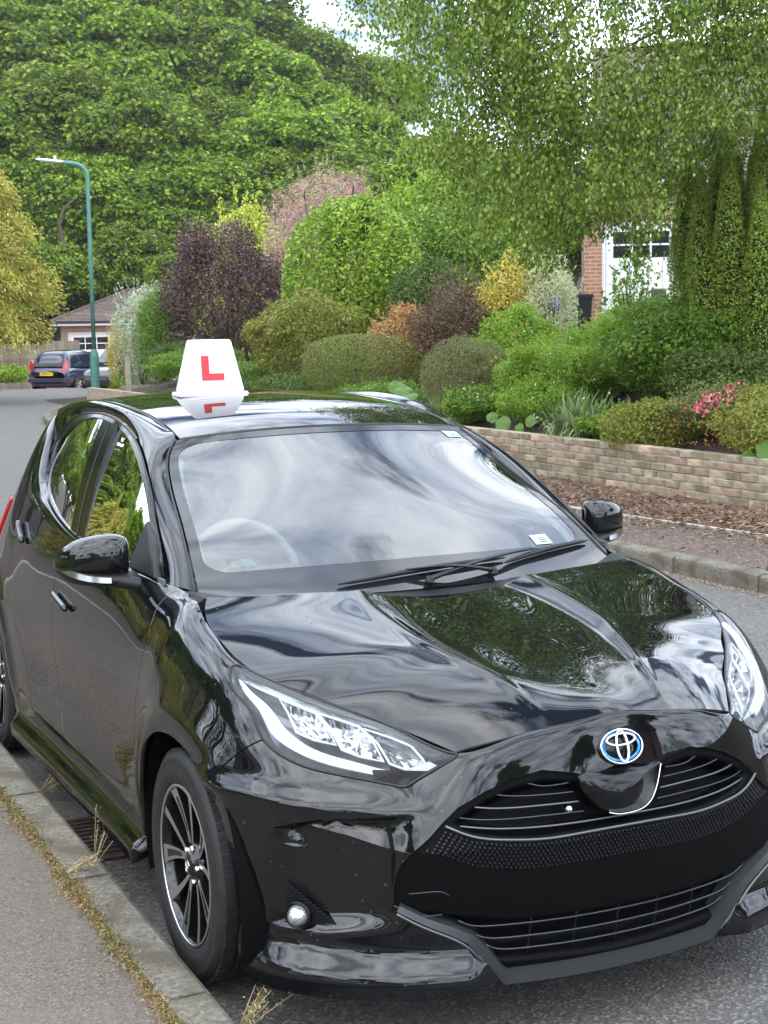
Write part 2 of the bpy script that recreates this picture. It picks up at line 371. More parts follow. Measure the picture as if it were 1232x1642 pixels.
car = empty('hatchback_car', (0, 0, 0), label='glossy black hatchback in front, parked at the near kerb under a white L box', cat='car')
NEAR = np.array([-1., 1, 1])
def Bs(s, q): return B(s, q)
def flip(P): P = np.array(P, float); P[..., 0] *= -1; return P
def cutpanel(name, rng, n, sdf, material, surf=None, parent=None, flange=.014, gap=.0, lift=.0, symmetric=False, make_far=True):
    """dense grid of surf over rng, kept where sdf(a,b,P)<0, with the rim snapped on the outline and folded inwards"""
    surf = surf or Bs; parent = parent or car
    a0, a1, b0, b1 = rng; na, nb = n
    A, Bq = np.meshgrid(np.linspace(a0, a1, na), np.linspace(b0, b1, nb), indexing='ij')
    da, db = (a1-a0)/(na-1), (b1-b0)/(nb-1)
    def S(a, b): return sdf(a, b, surf(a, b)) + gap
    ca, cb = .25*(A[1:, 1:]+A[:-1, 1:]+A[1:, :-1]+A[:-1, :-1]), .25*(Bq[1:, 1:]+Bq[:-1, 1:]+Bq[1:, :-1]+Bq[:-1, :-1])
    keep = S(ca, cb) < 0
    kp = np.zeros((na+1, nb+1), bool); kp[1:-1, 1:-1] = keep
    c4 = kp[1:, 1:].astype(int)+kp[:-1, 1:]+kp[1:, :-1]+kp[:-1, :-1]
    inner = np.full((na, nb), 4); inner[0, :] -= 2; inner[-1, :] -= 2; inner[:, 0] = np.where(inner[:, 0] == 4, 2, 1); inner[:, -1] = np.where(inner[:, -1] == 4, 2, 1)
    bd = (c4 > 0) & (c4 < inner)
    I = np.nonzero(bd); a, b = A[I].copy(), Bq[I].copy(); aa, bb = a.copy(), b.copy()
    for _ in range(5):
        e = 1e-4; f0 = S(a, b); gx = (S(a+e, b)-S(a-e, b))/(2*e); gy = (S(a, b+e)-S(a, b-e))/(2*e)
        g2 = np.maximum(gx*gx+gy*gy, 1e-3)
        a = np.clip(a-f0*gx/g2, aa-1.3*da, aa+1.3*da); b = np.clip(b-f0*gy/g2, bb-1.3*db, bb+1.3*db)
        a = np.clip(a, a0, a1); b = np.clip(b, b0, b1)
    A[I] = a; Bq[I] = b
    idx = -np.ones((na, nb), int); use = c4 > 0; idx[use] = np.arange(use.sum())
    P = surf(A[use], Bq[use]); Nn = surfn(surf, A[use], Bq[use])
    cen = np.array([0, 1.2, .6]); 
    if np.mean(((P-cen)*Nn).sum(-1)) < 0: Nn = -Nn
    P = P + Nn*lift
    q = np.nonzero(keep); F = np.stack([idx[q[0], q[1]], idx[q[0]+1, q[1]], idx[q[0]+1, q[1]+1], idx[q[0], q[1]+1]], -1)
    # orientation
    k = len(F)//2; fn = np.cross(P[F[:, 1]]-P[F[:, 0]], P[F[:, 3]]-P[F[:, 0]]); sg = np.sign((fn*Nn[F[:, 0]]).sum(-1).sum())
    if sg < 0: F = F[:, ::-1]
    faces = F.tolist(); V = [P]; NN = [Nn]; nv = len(P)
    if flange:
        E = {}
        for f in faces:
            for i in range(4):
                e0, e1 = f[i], f[(i+1) % 4]
                if (e1, e0) in E: del E[(e1, e0)]
                else: E[(e0, e1)] = 1
        ed = np.array([k for k in E if k[0] != k[1]])
        if symmetric: pass
        vs = np.unique(ed); mp = {v: i for i, v in enumerate(vs)}
        V += [P[vs], P[vs]-Nn[vs]*flange]
        # outward direction in the panel for the fold's own normals
        od = np.zeros_like(P)
        for e0, e1 in ed:
            t = P[e1]-P[e0]; o = np.cross(t, Nn[e0]); od[e0] += o; od[e1] += o
        o = od[vs]; o /= np.maximum(np.linalg.norm(o, axis=1, keepdims=True), 1e-9)
        NN += [o*.6+Nn[vs]*.8, o]; m = len(vs)
        for e0, e1 in ed: faces.append([nv+mp[e1], nv+mp[e0], nv+m+mp[e0], nv+m+mp[e1]])
    V = np.concatenate(V); NN = np.concatenate(NN); NN /= np.maximum(np.linalg.norm(NN, axis=1, keepdims=True), 1e-9)
    if symmetric: return mk(name, V, faces, material, parent, normals=NN)
    o1 = mk(name, flip(V), [f[::-1] for f in faces], material, parent, normals=flip(NN))
    o2 = None
    if make_far:
        o2 = mk(name, V, faces, material, parent, normals=NN)
    return o1, o2
def poly(pts, n=120): return resample(pts, n)
# ---- outlines in skin coordinates (s along, q down)
LB = poly([(1.082,.100),(1.078,.125),(1.059,.182),(.977,.226),(.933,.293),(.87,.320),(.781,.329),(.666,.321),(.575,.312)], 60)      # lamp underside
TIP = np.array([(.562,.311),(.551,.305),(.542,.295),(.531,.280),(.512,.252),(.493,.224),(.465,.175),(.448,.142),(.435,.115),(.425,.07),(.422,.03)])
LAMP = np.concatenate([LB, TIP, [(.422,-.02),(.6,-.02),(1.02,-.02),(1.045,.03)]])
GFB = poly([(.925,.297),(.973,.336),(1.035,.396),(1.091,.454),(1.165,.525),(1.20,.56)], 40)   # wing / bumper gap
FG = poly([(1.770,-.03),(1.770,.05),(1.775,.176),(1.762,.225),(1.759,.39),(1.814,.55),(1.835,.66),(1.842,.797),(1.84,1.0)], 60)  # wing / front door gap
BG = poly([(2.70,-.03),(2.72,.05),(2.79,.20),(2.828,.305),(2.835,.45),(2.82,.60),(2.76,.70),(2.70,.78),(2.66,1.0)], 60)           # door / door gap
CG = poly([(3.62,-.03),(3.60,.10),(3.58,.25),(3.52,.38),(3.42,.50),(3.31,.60),(3.24,.70),(3.20,.80),(3.17,1.0)], 60)              # rear door / quarter
DQ = .815                                                                                                                       # foot of the doors
FARCH = poly([(.45,.17),(.430,.30),(.352,.457),(.31,.538),(.235,.597),(.13,.640),(.02,.652),(-.06,.643),(-.14,.624),(-.185,.604),(-.222,.575),(-.262,.530),(-.290,.470),(-.305,.40),(-.308,.32),(-.325,.22),(-.36,.16),(-.38,.10),(.45,.10)], 160)
def d_farch(P): return sdpoly(FARCH, P[..., 1], P[..., 2])
def d_rarch(P):
    r = .355-np.hypot(P[..., 1]-2.55, P[..., 2]-.305); r2 = np.where(P[..., 2] < .305, .355-np.abs(P[..., 1]-2.55), r); return -r2*-1*1.0
def leftof(L, a, b):   # negative where a is smaller than the line L at height b
    x = np.interp(b, L[:, 1], L[:, 0]); dx = np.gradient(L[:, 0])/np.maximum(np.gradient(L[:, 1]), 1e-6); sl = np.interp(b, L[:, 1], dx)
    return (a-x)/np.sqrt(1+sl*sl)
mx = lambda *a: np.maximum.reduce(np.broadcast_arrays(*a))
mn = lambda *a: np.minimum.reduce(np.broadcast_arrays(*a))
GRI = np.array([(0,.665),(.06,.652),(.10,.648),(.14,.658),(.209,.670),(.282,.656),(.348,.633),(.414,.598),(.449,.567),(.483,.534),(.521,.503),(.544,.471),(.554,.441),(.557,.405),(.557,.372),(.50,.335),(.415,.295),(.366,.236),(.318,.175),(.30,.150),(0,.150)])
GRI = np.concatenate([GRI, (GRI[1:-1]*[-1, 1])[::-1]])
def d_gri(P): return sdpoly(GRI, P[..., 0], P[..., 2])
def front_sdf(a, b, P):
    aa = np.abs(a)
    gap = sdpoly(LAMP, aa, b)                                    # outside the lamp
    # rear limit: bumper side of the wing gap, then the wheel arch
    rear = leftof(GFB[::1], aa, b)
    rear = np.where(b < .297, np.where(aa > .75, .05, -1), np.where(b > .56, -1, rear))
    return mx(-gap+.004, rear, np.where(P[..., 1] > -.45, -1, -1), np.where(aa > .6, -(-d_farch(P))*-1, -1), -d_gri(P))
def arch_cut(P, aa): return np.where(aa > .6, -d_farch(P), -1)
def front_sdf(a, b, P):
    aa = np.abs(a); L = -sdpoly(LAMP, aa, b)+.003
    rear = np.where(b < .297, np.where(aa > .8, .05, -1.), leftof(GFB, aa, np.clip(b, .297, .56)))
    rear = np.where(b > .56, -1., rear)
    return mx(L, rear, arch_cut(P, aa), -d_gri(P))
bumper = cutpanel('front_bumper', (-1.21, 1.21, 0.0, .95), (401, 170), front_sdf, M_paint, gap=.002, symmetric=True, flange=.03)
def wing_sdf(a, b, P):
    return mx(-sdpoly(LAMP, a, b)+.003, -leftof(GFB, a, np.clip(b, .297, .56)) if False else np.where(b < .56, -leftof(GFB, a, np.clip(b, .297, .56)), .05*np.sign(1.3-a)),
              leftof(FG, a, b), -d_farch(P), .95*(b-.88))
def wing_sdf(a, b, P):
    fr = np.where((b > .297) & (b < .56), -leftof(GFB, a, np.clip(b, .297, .56)), np.where(b <= .297, .995-a, 1.22-a))
    fr = np.where(b <= .297, -1., fr)
    lim = np.where(b < .1, 1.03-a, -1.)
    return mx(-sdpoly(LAMP, a, b)+.003, fr, lim, leftof(FG, a, b), -d_farch(P), b-.90)
wings = cutpanel('front_wing', (.90, 1.87, 0.0, .92), (200, 150), wing_sdf, M_paint, gap=.002)
fdoor = cutpanel('front_door', (1.73, 2.86, .0, .83), (90, 100), lambda a, b, P: mx(-leftof(FG, a, b), leftof(BG, a, b), b-DQ), M_paint, gap=.002)
rdoor = cutpanel('rear_door', (2.66, 3.64, .0, .83), (100, 100), lambda a, b, P: mx(-leftof(BG, a, b), leftof(CG, a, b), b-DQ, np.where(P[..., 1] > 1.9, .37-np.hypot(P[..., 1]-2.55, P[..., 2]-.305), -1)), M_paint, gap=.002)
quarter = cutpanel('rear_quarter_panel', (3.15, 4.55, .0, .95), (140, 110), lambda a, b, P: mx(-leftof(CG, a, b), np.where(P[..., 2] < .31, .36-np.abs(P[..., 1]-2.55), .36-np.hypot(P[..., 1]-2.55, P[..., 2]-.305))), M_paint, gap=.002)
def sill_sdf(a, b, P): return mx(DQ-b, 1.8-a, -d_farch(P), .36-np.abs(P[..., 1]-2.55))
sill = cutpanel('side_skirt', (1.70, 3.62, .80, .95), (180, 30), sill_sdf, M_paint, gap=.002, flange=.06)
tailS = cutpanel('tailgate', (4.5, SLEN, .0, .95), (30, 50), lambda a, b, P: -1+0*a, M_paint, flange=0)
lampglass = cutpanel('headlight', (.41, 1.09, 0.0, .36), (130, 70), lambda a, b, P: mx(sdpoly(LAMP, a, b), .008-b), M_lens, gap=.0, flange=0, lift=-.001)
for o in lampglass: o.name = 'headlight'
def linq(P, n):
    P = np.asarray(P, float); L_ = np.r_[0, np.cumsum(np.linalg.norm(np.diff(P, axis=0), axis=1))]; x = np.linspace(0, L_[-1], n); return np.stack([np.interp(x, L_, P[:, 0]), np.interp(x, L_, P[:, 1])], -1)
# ---- headlight insides, children of each lens
def lamp_inner(side, lens):
    sg = -1. if side == 'near' else 1.
    def at(s, q, d):
        s = np.asarray(s, float); q = np.asarray(q, float); P = B(s, q); n = surfn(Bs, s, q)
        n = np.where(((P-[0, 1, .5])*n).sum(-1, keepdims=True) < 0, -n, n); P = P-n*np.asarray(d)[..., None]; P[..., 0] *= sg; return P
    ring = linq(np.concatenate([LB, TIP, [(.45,.02),(.60,.012),(.85,.010),(1.02,.015),(1.06,.05),(1.082,.10)]]), 140)
    cen = np.array([.72, .17])
    # black bowl
    sh = [ring*(1-k)+cen*k for k in (.0, .03, .25, .6, .98)]; ds = (.002, .05, .075, .085, .09); V = []; F = []
    for r, d in zip(sh, ds): V.append(at(r[:, 0], r[:, 1], np.full(len(r), d)))
    m = len(ring)
    for i in range(4):
        for j in range(m-1): F.append((i*m+j, i*m+j+1, (i+1)*m+j+1, (i+1)*m+j))
    mk('lamp_housing', np.concatenate(V), F, M_lampbowl, lens, smooth=False)
    # rim seal round the lens
    mb = MB(); mb.tube(at(ring[:, 0], ring[:, 1], np.full(m, .001)), .0035, 6, cap=False); mb.build('rim_seal', M_seal, lens, smooth=True)
    # light guides: a broad white hook following the underside and a thin one inside it
    hook = poly([(1.045,.112),(1.015,.165),(.955,.205),(.915,.262),(.86,.287),(.775,.300),(.665,.297),(.585,.290),(.555,.286),(.532,.262),(.505,.222),(.478,.175)], 60)
    off = poly([(1.030,.075),(.985,.125),(.925,.160),(.880,.215),(.835,.245),(.765,.264),(.665,.264),(.590,.260),(.563,.250),(.545,.228),(.520,.190),(.500,.160)], 60)
    A = at(hook[:, 0], hook[:, 1], np.full(60, .016)); A2 = at(off[:, 0], off[:, 1], np.full(60, .028)); A3 = at(off[:, 0], off[:, 1], np.full(60, .05))
    mb = MB(); mb.strip(A, A2); mb.build('daytime_light_strip', M_drl, lens, smooth=True)
    up = poly([(1.04,.04),(.95,.035),(.80,.03),(.65,.028),(.52,.04),(.47,.09)], 40); up2 = up+[0, .028]
    mb = MB(); mb.strip(at(up[:, 0], up[:, 1], np.full(40, .018)), at(up2[:, 0], up2[:, 1], np.full(40, .030))); mb.build('upper_light_strip', M_lampsilver, lens, smooth=True)
    # three faceted reflector cells
    rnd = random.Random(4)
    for c0, c1, ql, qh in ((.735, .86, .085, .225), (.625, .73, .08, .235), (.515, .62, .085, .235)):
        nu, nv = 9, 7; V = []; F = []
        for i in range(nu):
            for j in range(nv):
                u, v = i/(nu-1), j/(nv-1); sk = .05*(v-.5)
                e = 1-(2*u-1)**4*1.0; e2 = 1-(2*v-1)**4
                V.append(at(c0+(c1-c0)*u-sk, ql+(qh-ql)*v, .028+.045*e*e2+rnd.uniform(-.006, .006)))
        for i in range(nu-1):
            for j in range(nv-1): F.append((i*nv+j, (i+1)*nv+j, (i+1)*nv+j+1, i*nv+j+1))
        mk('reflector_cell', np.array(V), F, M_facet, lens, smooth=False)
        bd = [(c0+.025, ql), (c0+.0, (ql+qh)/2), (c0-.022, qh), ((c0+c1)/2-.02, qh+.006), (c1-.03, qh), (c1-.005, (ql+qh)/2), (c1+.022, ql), ((c0+c1)/2+.02, ql-.006), (c0+.025, ql)]
        bd = np.array(bd); mb = MB(); mb.tube(at(bd[:, 0], bd[:, 1], np.full(9, .026)), .0035, 6, cap=False)
        mb.build('cell_frame', M_drl, lens, smooth=True)
M_lampbowl = mat('lamp_bowl', (.30, .31, .33), .3, metal=.7)
M_lampsilver = mat('lamp_silver', (.42, .44, .46), .2, metal=1)
M_facet = mat('mirror_facets', (.62, .63, .65), .08, metal=1)
lamp_inner('near', lampglass[0]); lamp_inner('far', lampglass[1])
# ---- bonnet
def hoodS(a, b): return hood(a, b)
bonnet = cutpanel('bonnet', (-.994, .994, .004, 1.0), (221, 170), lambda a, b, P: -1+0*a, M_paint, surf=hoodS, symmetric=True, flange=.03)
# ---- windscreen
WSE = np.array([(.700,.300,.955),(.69,.346,.974),(.66,.515,1.076),(.63,.686,1.157),(.59,.900,1.256),(.553,1.00,1.322),(.520,1.035,1.358)])
_, wse = natspline(WSE)
def wscr(u, v):
    u, v = np.broadcast_arrays(np.asarray(u, float), np.asarray(v, float)); E = wse(v)
    cy = .185+(1.0-.185)*v**.93; cz = .935+(1.384-.935)*v**.96 + .012*np.sin(np.pi*v)
    a2 = np.abs(u)**2.1
    return np.stack([u*E[..., 0], cy+(E[..., 1]-cy)*a2, cz+(E[..., 2]-cz)*np.abs(u)**2.2], -1)
def rrect(x, y, x0, x1, y0, y1, r):
    cx, cy = (x0+x1)/2, (y0+y1)/2; dx = np.abs(x-cx)-((x1-x0)/2-r); dy = np.abs(y-cy)-((y1-y0)/2-r)
    return np.hypot(np.maximum(dx, 0), np.maximum(dy, 0))+np.minimum(np.maximum(dx, dy), 0)-r
def ws_in(a, b): return rrect(a*.62, b*.95, -.585, .585, .155, .905, .07)
wglass = cutpanel('windscreen', (-.992, .992, .02, .995), (120, 80), lambda a, b, P: -1+0*a, M_ws, surf=wscr, symmetric=True, flange=0)
cutpanel('windscreen_border', (-.992, .992, .02, .995), (241, 150), lambda a, b, P: -ws_in(a, b), M_frit, surf=wscr, symmetric=True, flange=0, lift=.0015)
for o in (bpy.data.objects['windscreen_border'],): o.parent = wglass
# sensor housing and mirror behind the glass
def wpt(u, v, d=0.0):
    P = wscr(u, v); n = surfn(wscr, np.array(u, float), np.array(v, float)); n = -n if n[2] < 0 else n; return P-n*d
mb = MB(); P = np.array([wpt(*p, .012) for p in [(-.22,.93),(.20,.93),(.18,.875),(.10,.835),(-.10,.835),(-.17,.86)]]); Pd = P-np.array([0, -.03, .05])
mb.add(np.concatenate([P, Pd]), [tuple(range(6))]+[(i, (i+1) % 6, 6+(i+1) % 6, 6+i) for i in range(6)]); mb.build('camera_housing', M_plastic, wglass)
mb = MB(); mb.box((-.11, 1.10, 1.235), (.11, 1.125, 1.30)); bevel(mb.build('rear_view_mirror', M_plastic, car), .01)
for (u0, v0, w_, h_) in ((.80, .905, .085, .045), (.66, .17, .075, .05)):
    P = [wpt(u0+du, v0+dv, -.0025) for du, dv in ((0, 0), (w_*1.3, 0), (w_*1.3, h_), (0, h_))]
    mk('sticker', np.array(P), [(0, 1, 2, 3)], M_stick, wglass)
    Pi = []; 
    for k in range(3): Pi += [wpt(u0+w_*1.3*a_, v0+h_*(.2+.2*k+c_), -.0035) for a_, c_ in ((.35, 0), (.9-.1*k, 0), (.9-.1*k, .08), (.35, .08))]
    mk('sticker_print', np.array(Pi), [(4*k, 4*k+1, 4*k+2, 4*k+3) for k in range(3)], M_frit, wglass)
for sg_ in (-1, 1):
    k = np.linspace(.15, .90, 30); A = np.array([wpt(sg_*(.950-.02*math.sin(math.pi*(t-.15)/.75)), t, .018) for t in k]); C = np.array([wpt(sg_*.925, t, .035) for t in k]); mb = MB(); mb.strip(A, C); mb.build('pillar_trim_edge_sheen', M_trim, wglass, smooth=True)  # pillar trim; its pale mint paints the bright reflection along the glass edge
rs0 = np.random.default_rng(12)
def specks(name, par, f, n, m, lo, hi):
    V = []; F = []
    for i in range(n):
        u_, v_ = f(rs0); r0 = rs0.uniform(lo, hi); P0 = par[1](u_, v_); nn_ = surfn(par[1], np.array(u_), np.array(v_)); nn_ = -nn_ if nn_[2] < 0 else nn_; t1_ = np.cross(nn_, [1, .3, .1]); t1_ /= np.linalg.norm(t1_); t2_ = np.cross(nn_, t1_); b0 = len(V)
        V += [P0+nn_*.0012]+[P0+t1_*r0*math.cos(a)*rs0.uniform(.7, 1.3)+t2_*r0*math.sin(a)*rs0.uniform(.6, 1.2)+nn_*.0003 for a in np.arange(6)*math.pi/3]; F += [(b0, b0+1+j, b0+1+(j+1) % 6) for j in range(6)]
    tag(mk(name, np.array(V), F, m, par[0], smooth=True), kind='stuff')
specks('dirt_specks', (bonnet, hood), lambda r: (np.clip(r.normal(-.25, .45), -.95, .95), r.uniform(.02, .97)), 260, M_dirt, .0008, .0026)
specks('dirt_specks', (wglass, wscr), lambda r: (r.uniform(-.9, .9), r.uniform(.1, .95)), 60, M_dirt, .0006, .0016)
# ---- roof
DT = np.array([(.518,1.042,1.361),(.510,1.183,1.390),(.508,1.388,1.421),(.506,1.60,1.438),(.50,2.04,1.448),(.49,2.40,1.428),(.47,2.75,1.385)])
_, dte = natspline(DT)
RC = np.array([(0,1.008,1.388),(0,1.18,1.428),(0,1.388,1.455),(0,1.60,1.470),(0,2.04,1.476),(0,2.40,1.462),(0,2.78,1.418)])
_, rce = natspline(RC)
def roofS(u, v):
    u, v = np.broadcast_arrays(np.asarray(u, float), np.asarray(v, float)); E = dte(v); C = rce(v)
    return np.stack([u*E[..., 0], C[..., 1]+(E[..., 1]-C[..., 1])*np.abs(u)**2.1, C[..., 2]+(E[..., 2]-C[..., 2])*np.abs(u)**2.3], -1)
roof = cutpanel('roof', (-.975, .975, .004, 1), (80, 90), lambda a, b, P: -1+0*a, M_paint, surf=roofS, symmetric=True, flange=.01)
# ---- pillar and cant rail band: inner edge TI, outer edge TO
TI = np.concatenate([WSE[1:-1], [(.522,1.035,1.357)], DT[1:]])
MO = np.array([(.745,.445,.979),(.726,.504,1.020),(.703,.630,1.103),(.686,.722,1.157),(.644,.937,1.269),(.604,1.172,1.347),(.586,1.40,1.395),(.578,1.66,1.418),(.575,1.95,1.412),(.583,2.20,1.390),(.60,2.42,1.352)])
nb_ = 90; TIr = resample(TI, nb_); MOr = resample(MO, nb_)
_, tiv = natspline(TIr[::3]); _, mov = natspline(MOr[::3])
def bandS(u, v):      # u along, v across
    u, v = np.broadcast_arrays(np.asarray(u, float), np.asarray(v, float)); A = tiv(u); C = mov(u)
    P = A+(C-A)*v[..., None]; n = np.array([.62, -.1, .78]); bul = (.008+.022*sstep(.30, .55, u))*np.sin(np.pi*v)
    return P+n*bul[..., None]
cutpanel('roof_rail_panel', (.0, 1, .02, .985), (90, 20), lambda a, b, P: -1+0*a, M_paint, surf=bandS, flange=.012)
for sgn in (-1, 1):
    mb = MB(); P = resample(np.concatenate([[(.523,1.03,1.354)], DT[1:]]), 50)*[sgn, 1, 1]; mb.tube(P+[0, 0, -.001], .007, 6, flat=.5); mb.build('roof_moulding', M_seal, car, smooth=True)
    mb = MB(); P = resample(WSE[1:], 40)*[sgn, 1, 1]; mb.tube(P+[sgn*.004, 0, .0], .0045, 6); mb.build('windscreen_seal', M_seal, car, smooth=True)
# ---- door frames, side glass
Iu = np.array([(.742,.60,1.045),(.714,.700,1.130),(.684,.850,1.222),(.647,1.055,1.300),(.614,1.28,1.360),(.600,1.47,1.386),(.600,1.66,1.402),(.600,1.90,1.392),(.612,2.08,1.350),(.632,2.165,1.295),(.66,2.185,1.24),(.69,2.165,1.185),(.715,2.085,1.140)])
Ib = np.array([(.715,2.085,1.140),(.752,1.87,1.098),(.782,1.56,1.056),(.793,1.28,1.030),(.787,.90,1.020),(.770,.66,1.015),(.755,.58,1.018)])
Ou = np.array([(.742,.46,1.000),(.728,.515,1.030),(.705,.635,1.104),(.688,.727,1.157),(.647,.94,1.267),(.607,1.175,1.344),(.589,1.40,1.392),(.581,1.66,1.414),(.578,1.93,1.408),(.588,2.14,1.375),(.612,2.24,1.315),(.645,2.262,1.25),(.690,2.215,1.180),(.722,2.105,1.135)])
Ob = np.array([(.722,2.105,1.135),(.757,1.87,1.088),(.785,1.56,1.044),(.797,1.28,1.019),(.786,.80,1.005),(.752,.47,.990)])
iu, ib, ou, ob = resample(Iu, 60), resample(Ib, 40), resample(Ou, 60), resample(Ob, 40)
for sgn in (-1, 1):
    S3 = np.array([sgn, 1, 1.]); out = np.array([sgn*.006, 0, .002])
    mb = MB(); mb.strip(ou*S3+out, iu*S3+out*.4); mb.strip(iu*S3+out*.4, (iu-[.02, 0, 0])*S3); mb.build('window_frame', M_gloss, car, smooth=True)
    mb = MB(); mb.strip(ob*S3+out, ib*S3+out*.6); mb.strip(ib*S3+out*.6, (ib-[.02, 0, 0])*S3); mb.build('waist_moulding', M_gloss, car, smooth=True)
    mb = MB(); mb.tube((ou*S3+out*1.1)[2:], .0035, 5); mb.build('door_seal', M_seal, car, smooth=True)
    qa = resample(np.array([(.586,2.11,1.380),(.612,2.24,1.315),(.645,2.262,1.25),(.690,2.215,1.180),(.720,2.11,1.140)]), 24)*S3
    qb = resample(np.array([(.580,2.12,1.400),(.590,2.28,1.380),(.600,2.41,1.352),(.655,2.27,1.262),(.705,2.13,1.165),(.722,2.10,1.139)]), 24)*S3
    mb = MB(); mb.strip(qa, qb); mb.build('rear_pillar_fillet', M_paint, car, smooth=True)
    # glass: ruled between upper inner edge and waist
    t = np.linspace(0, 1, 50); up = resample(Iu, 50)-[.006, 0, 0]; lo = resample(Ib[::-1], 50)-[.006, 0, 0]
    # split at the centre pillar
    def ys(P, y): return int(np.argmin(np.abs(P[:30, 1]-y)))
    V = []; F = []; rows = 8
    bt = up[np.argmin(np.abs(up[:40, 1]-1.50))]; bl = lo[np.argmin(np.abs(lo[:, 1]-1.285))]
    it = int(np.argmin(np.abs(up[:40, 1]-1.50))); il = int(np.argmin(np.abs(lo[:, 1]-1.285)))
    def pane(name, U, L_):
        U = resample(U, 40); L_ = resample(L_, 40); V = []; F = []
        for j in range(rows):
            v = j/(rows-1); P = L_*(1-v)+U*v; P = P+np.array([.012*math.sin(math.pi*v), 0, .004*math.sin(math.pi*v)])*np.clip(np.linalg.norm(U-L_, axis=1)/.33, 0, 1)[:, None]**1.5; V.append(P*S3)
        for j in range(rows-1):
            for i in range(39): F.append((j*40+i, j*40+i+1, (j+1)*40+i+1, (j+1)*40+i))
        return mk(name, np.concatenate(V), F, M_sg, car)
    pane('front_door_glass', up[:it+1], lo[:il+1])
    pane('rear_door_glass', up[it:], lo[il:])
    # gloss black centre pillar cover
    a = np.array([(.790,1.235,1.022),(.603,1.445,1.390)]); b_ = np.array([(.792,1.40,1.028),(.601,1.63,1.404)])
    k = np.linspace(0, 1, 12)[:, None]; A = a[0]*(1-k)+a[1]*k; C = b_[0]*(1-k)+b_[1]*k; bl_ = np.sin(np.pi*k)*np.array([.013, 0, .004])
    A = (A+bl_+[.004, 0, 0])*S3; C = (C+bl_+[.004, 0, 0])*S3
    mb = MB(); mb.strip(A, C); mb.strip(A, A-[sgn*.02, 0, 0]); mb.build('centre_pillar', M_gloss, car, smooth=True)
    mid = A*.55+C*.45; mb = MB(); mb.tube(mid+[sgn*.001, 0, 0], .0022, 5); mb.build('pillar_seam', M_seal, car)
    # triangular cover at the mirror root
    T = np.array([(.758,.49,.998),(.780,.70,1.008),(.712,.715,1.140),(.722,.60,1.085)])*S3+[sgn*.011, 0, 0]
    mb = MB(); mb.add(np.concatenate([T, T-[sgn*.02, 0, 0]]), [(0, 1, 2, 3), (0, 4, 5, 1), (1, 5, 6, 2), (2, 6, 7, 3), (3, 7, 4, 0)]); bevel(mb.build('mirror_sail', M_plastic, car), .004)
# ---- door mirrors
def mirror(sgn):
    root = mk('door_mirror', *[None]*0) if False else None
    def ell(t, p):   # superellipse profile
        c, s_ = np.cos(t), np.sin(t); return np.sign(c)*abs(c)**p, np.sign(s_)*abs(s_)**p
    # stations from the inner end to the outer tip, each a closed loop in the y-z plane
    st = [(.800,.655,1.045,.012,.040),(.812,.660,1.048,.045,.058),(.840,.668,1.050,.066,.064),(.885,.680,1.049,.074,.064),(.930,.697,1.045,.070,.058),(.965,.715,1.038,.058,.047),(.988,.735,1.030,.040,.032),(1.000,.752,1.024,.016,.012)]
    st = np.array(st); x = np.linspace(0, 1, 22); _, ev = natspline(st); S_ = ev(x); n = 28; V = []
    for X, y, z, a, b in S_:
        for i in range(n):
            t = 2*np.pi*i/n; c, s_ = np.cos(t), np.sin(t); r = .72
            cy = np.sign(c)*abs(c)**r*abs(a); cz = np.sign(s_)*abs(s_)**(.8)*abs(b)
            if c > 0: cy *= .55
            V.append((X, y+cy, z+cz))
    V = np.array(V)*[sgn, 1, 1]; F = []
    for i in range(21):
        for j in range(n): F.append((i*n+j, i*n+(j+1) % n, (i+1)*n+(j+1) % n, (i+1)*n+j))
    F += [tuple(range(n)), tuple(21*n+j for j in range(n))]
    cap = mk('door_mirror', V, F, M_paint, car)
    # lower casing, silver strip painting the sky's reflection on its gloss trim, arm
    lowst = np.array([(.775,.640,.982,.035,.016),(.82,.650,.982,.060,.022),(.87,.668,.984,.070,.024),(.93,.695,.990,.068,.026),(.975,.725,1.003,.048,.026),(.998,.748,1.017,.018,.014)])
    _, ev = natspline(lowst); S_ = ev(x); V = []
    for X, y, z, a, b in S_:
        for i in range(n):
            t = 2*np.pi*i/n; V.append((X, y+np.sign(np.cos(t))*abs(np.cos(t))**.8*abs(a)*(.6 if np.cos(t) > 0 else 1.02), z+np.sin(t)*abs(b)))
    V = np.array(V)*[sgn, 1, 1]; mk('mirror_base', V, F, M_plastic, cap)
    P = []; Q = []
    for X, y, z, a, b in S_[2:]: P.append((X, y-1.04*abs(a), z+.4*abs(b))); Q.append((X, y-1.08*abs(a), z-.25*abs(b)))
    P = np.array(P)*[sgn, 1, 1]; Q = np.array(Q)*[sgn, 1, 1]; k = 6
    mb = MB(); mb.strip(P[k:], Q[k:]); mb.strip(P[k:]+[0, 0, .003], P[k:]); mb.build('trim_sheen_strip', M_lampsilver, cap, smooth=True)
    mb = MB(); mb.tube(np.array([(.745,.575,.965),(.79,.59,.970),(.84,.62,.98),(.88,.65,.985)])*[sgn, 1, 1], [.030, .028, .03, .032], 10, flat=.75); mb.build('mirror_arm', M_plastic, cap, smooth=True)
    mb = MB(); V = [(X*sgn, y+.58*abs(a)*.55+.006, z) for X, y, z, a, b in S_]
    return cap
mirror(-1); mirror(1)
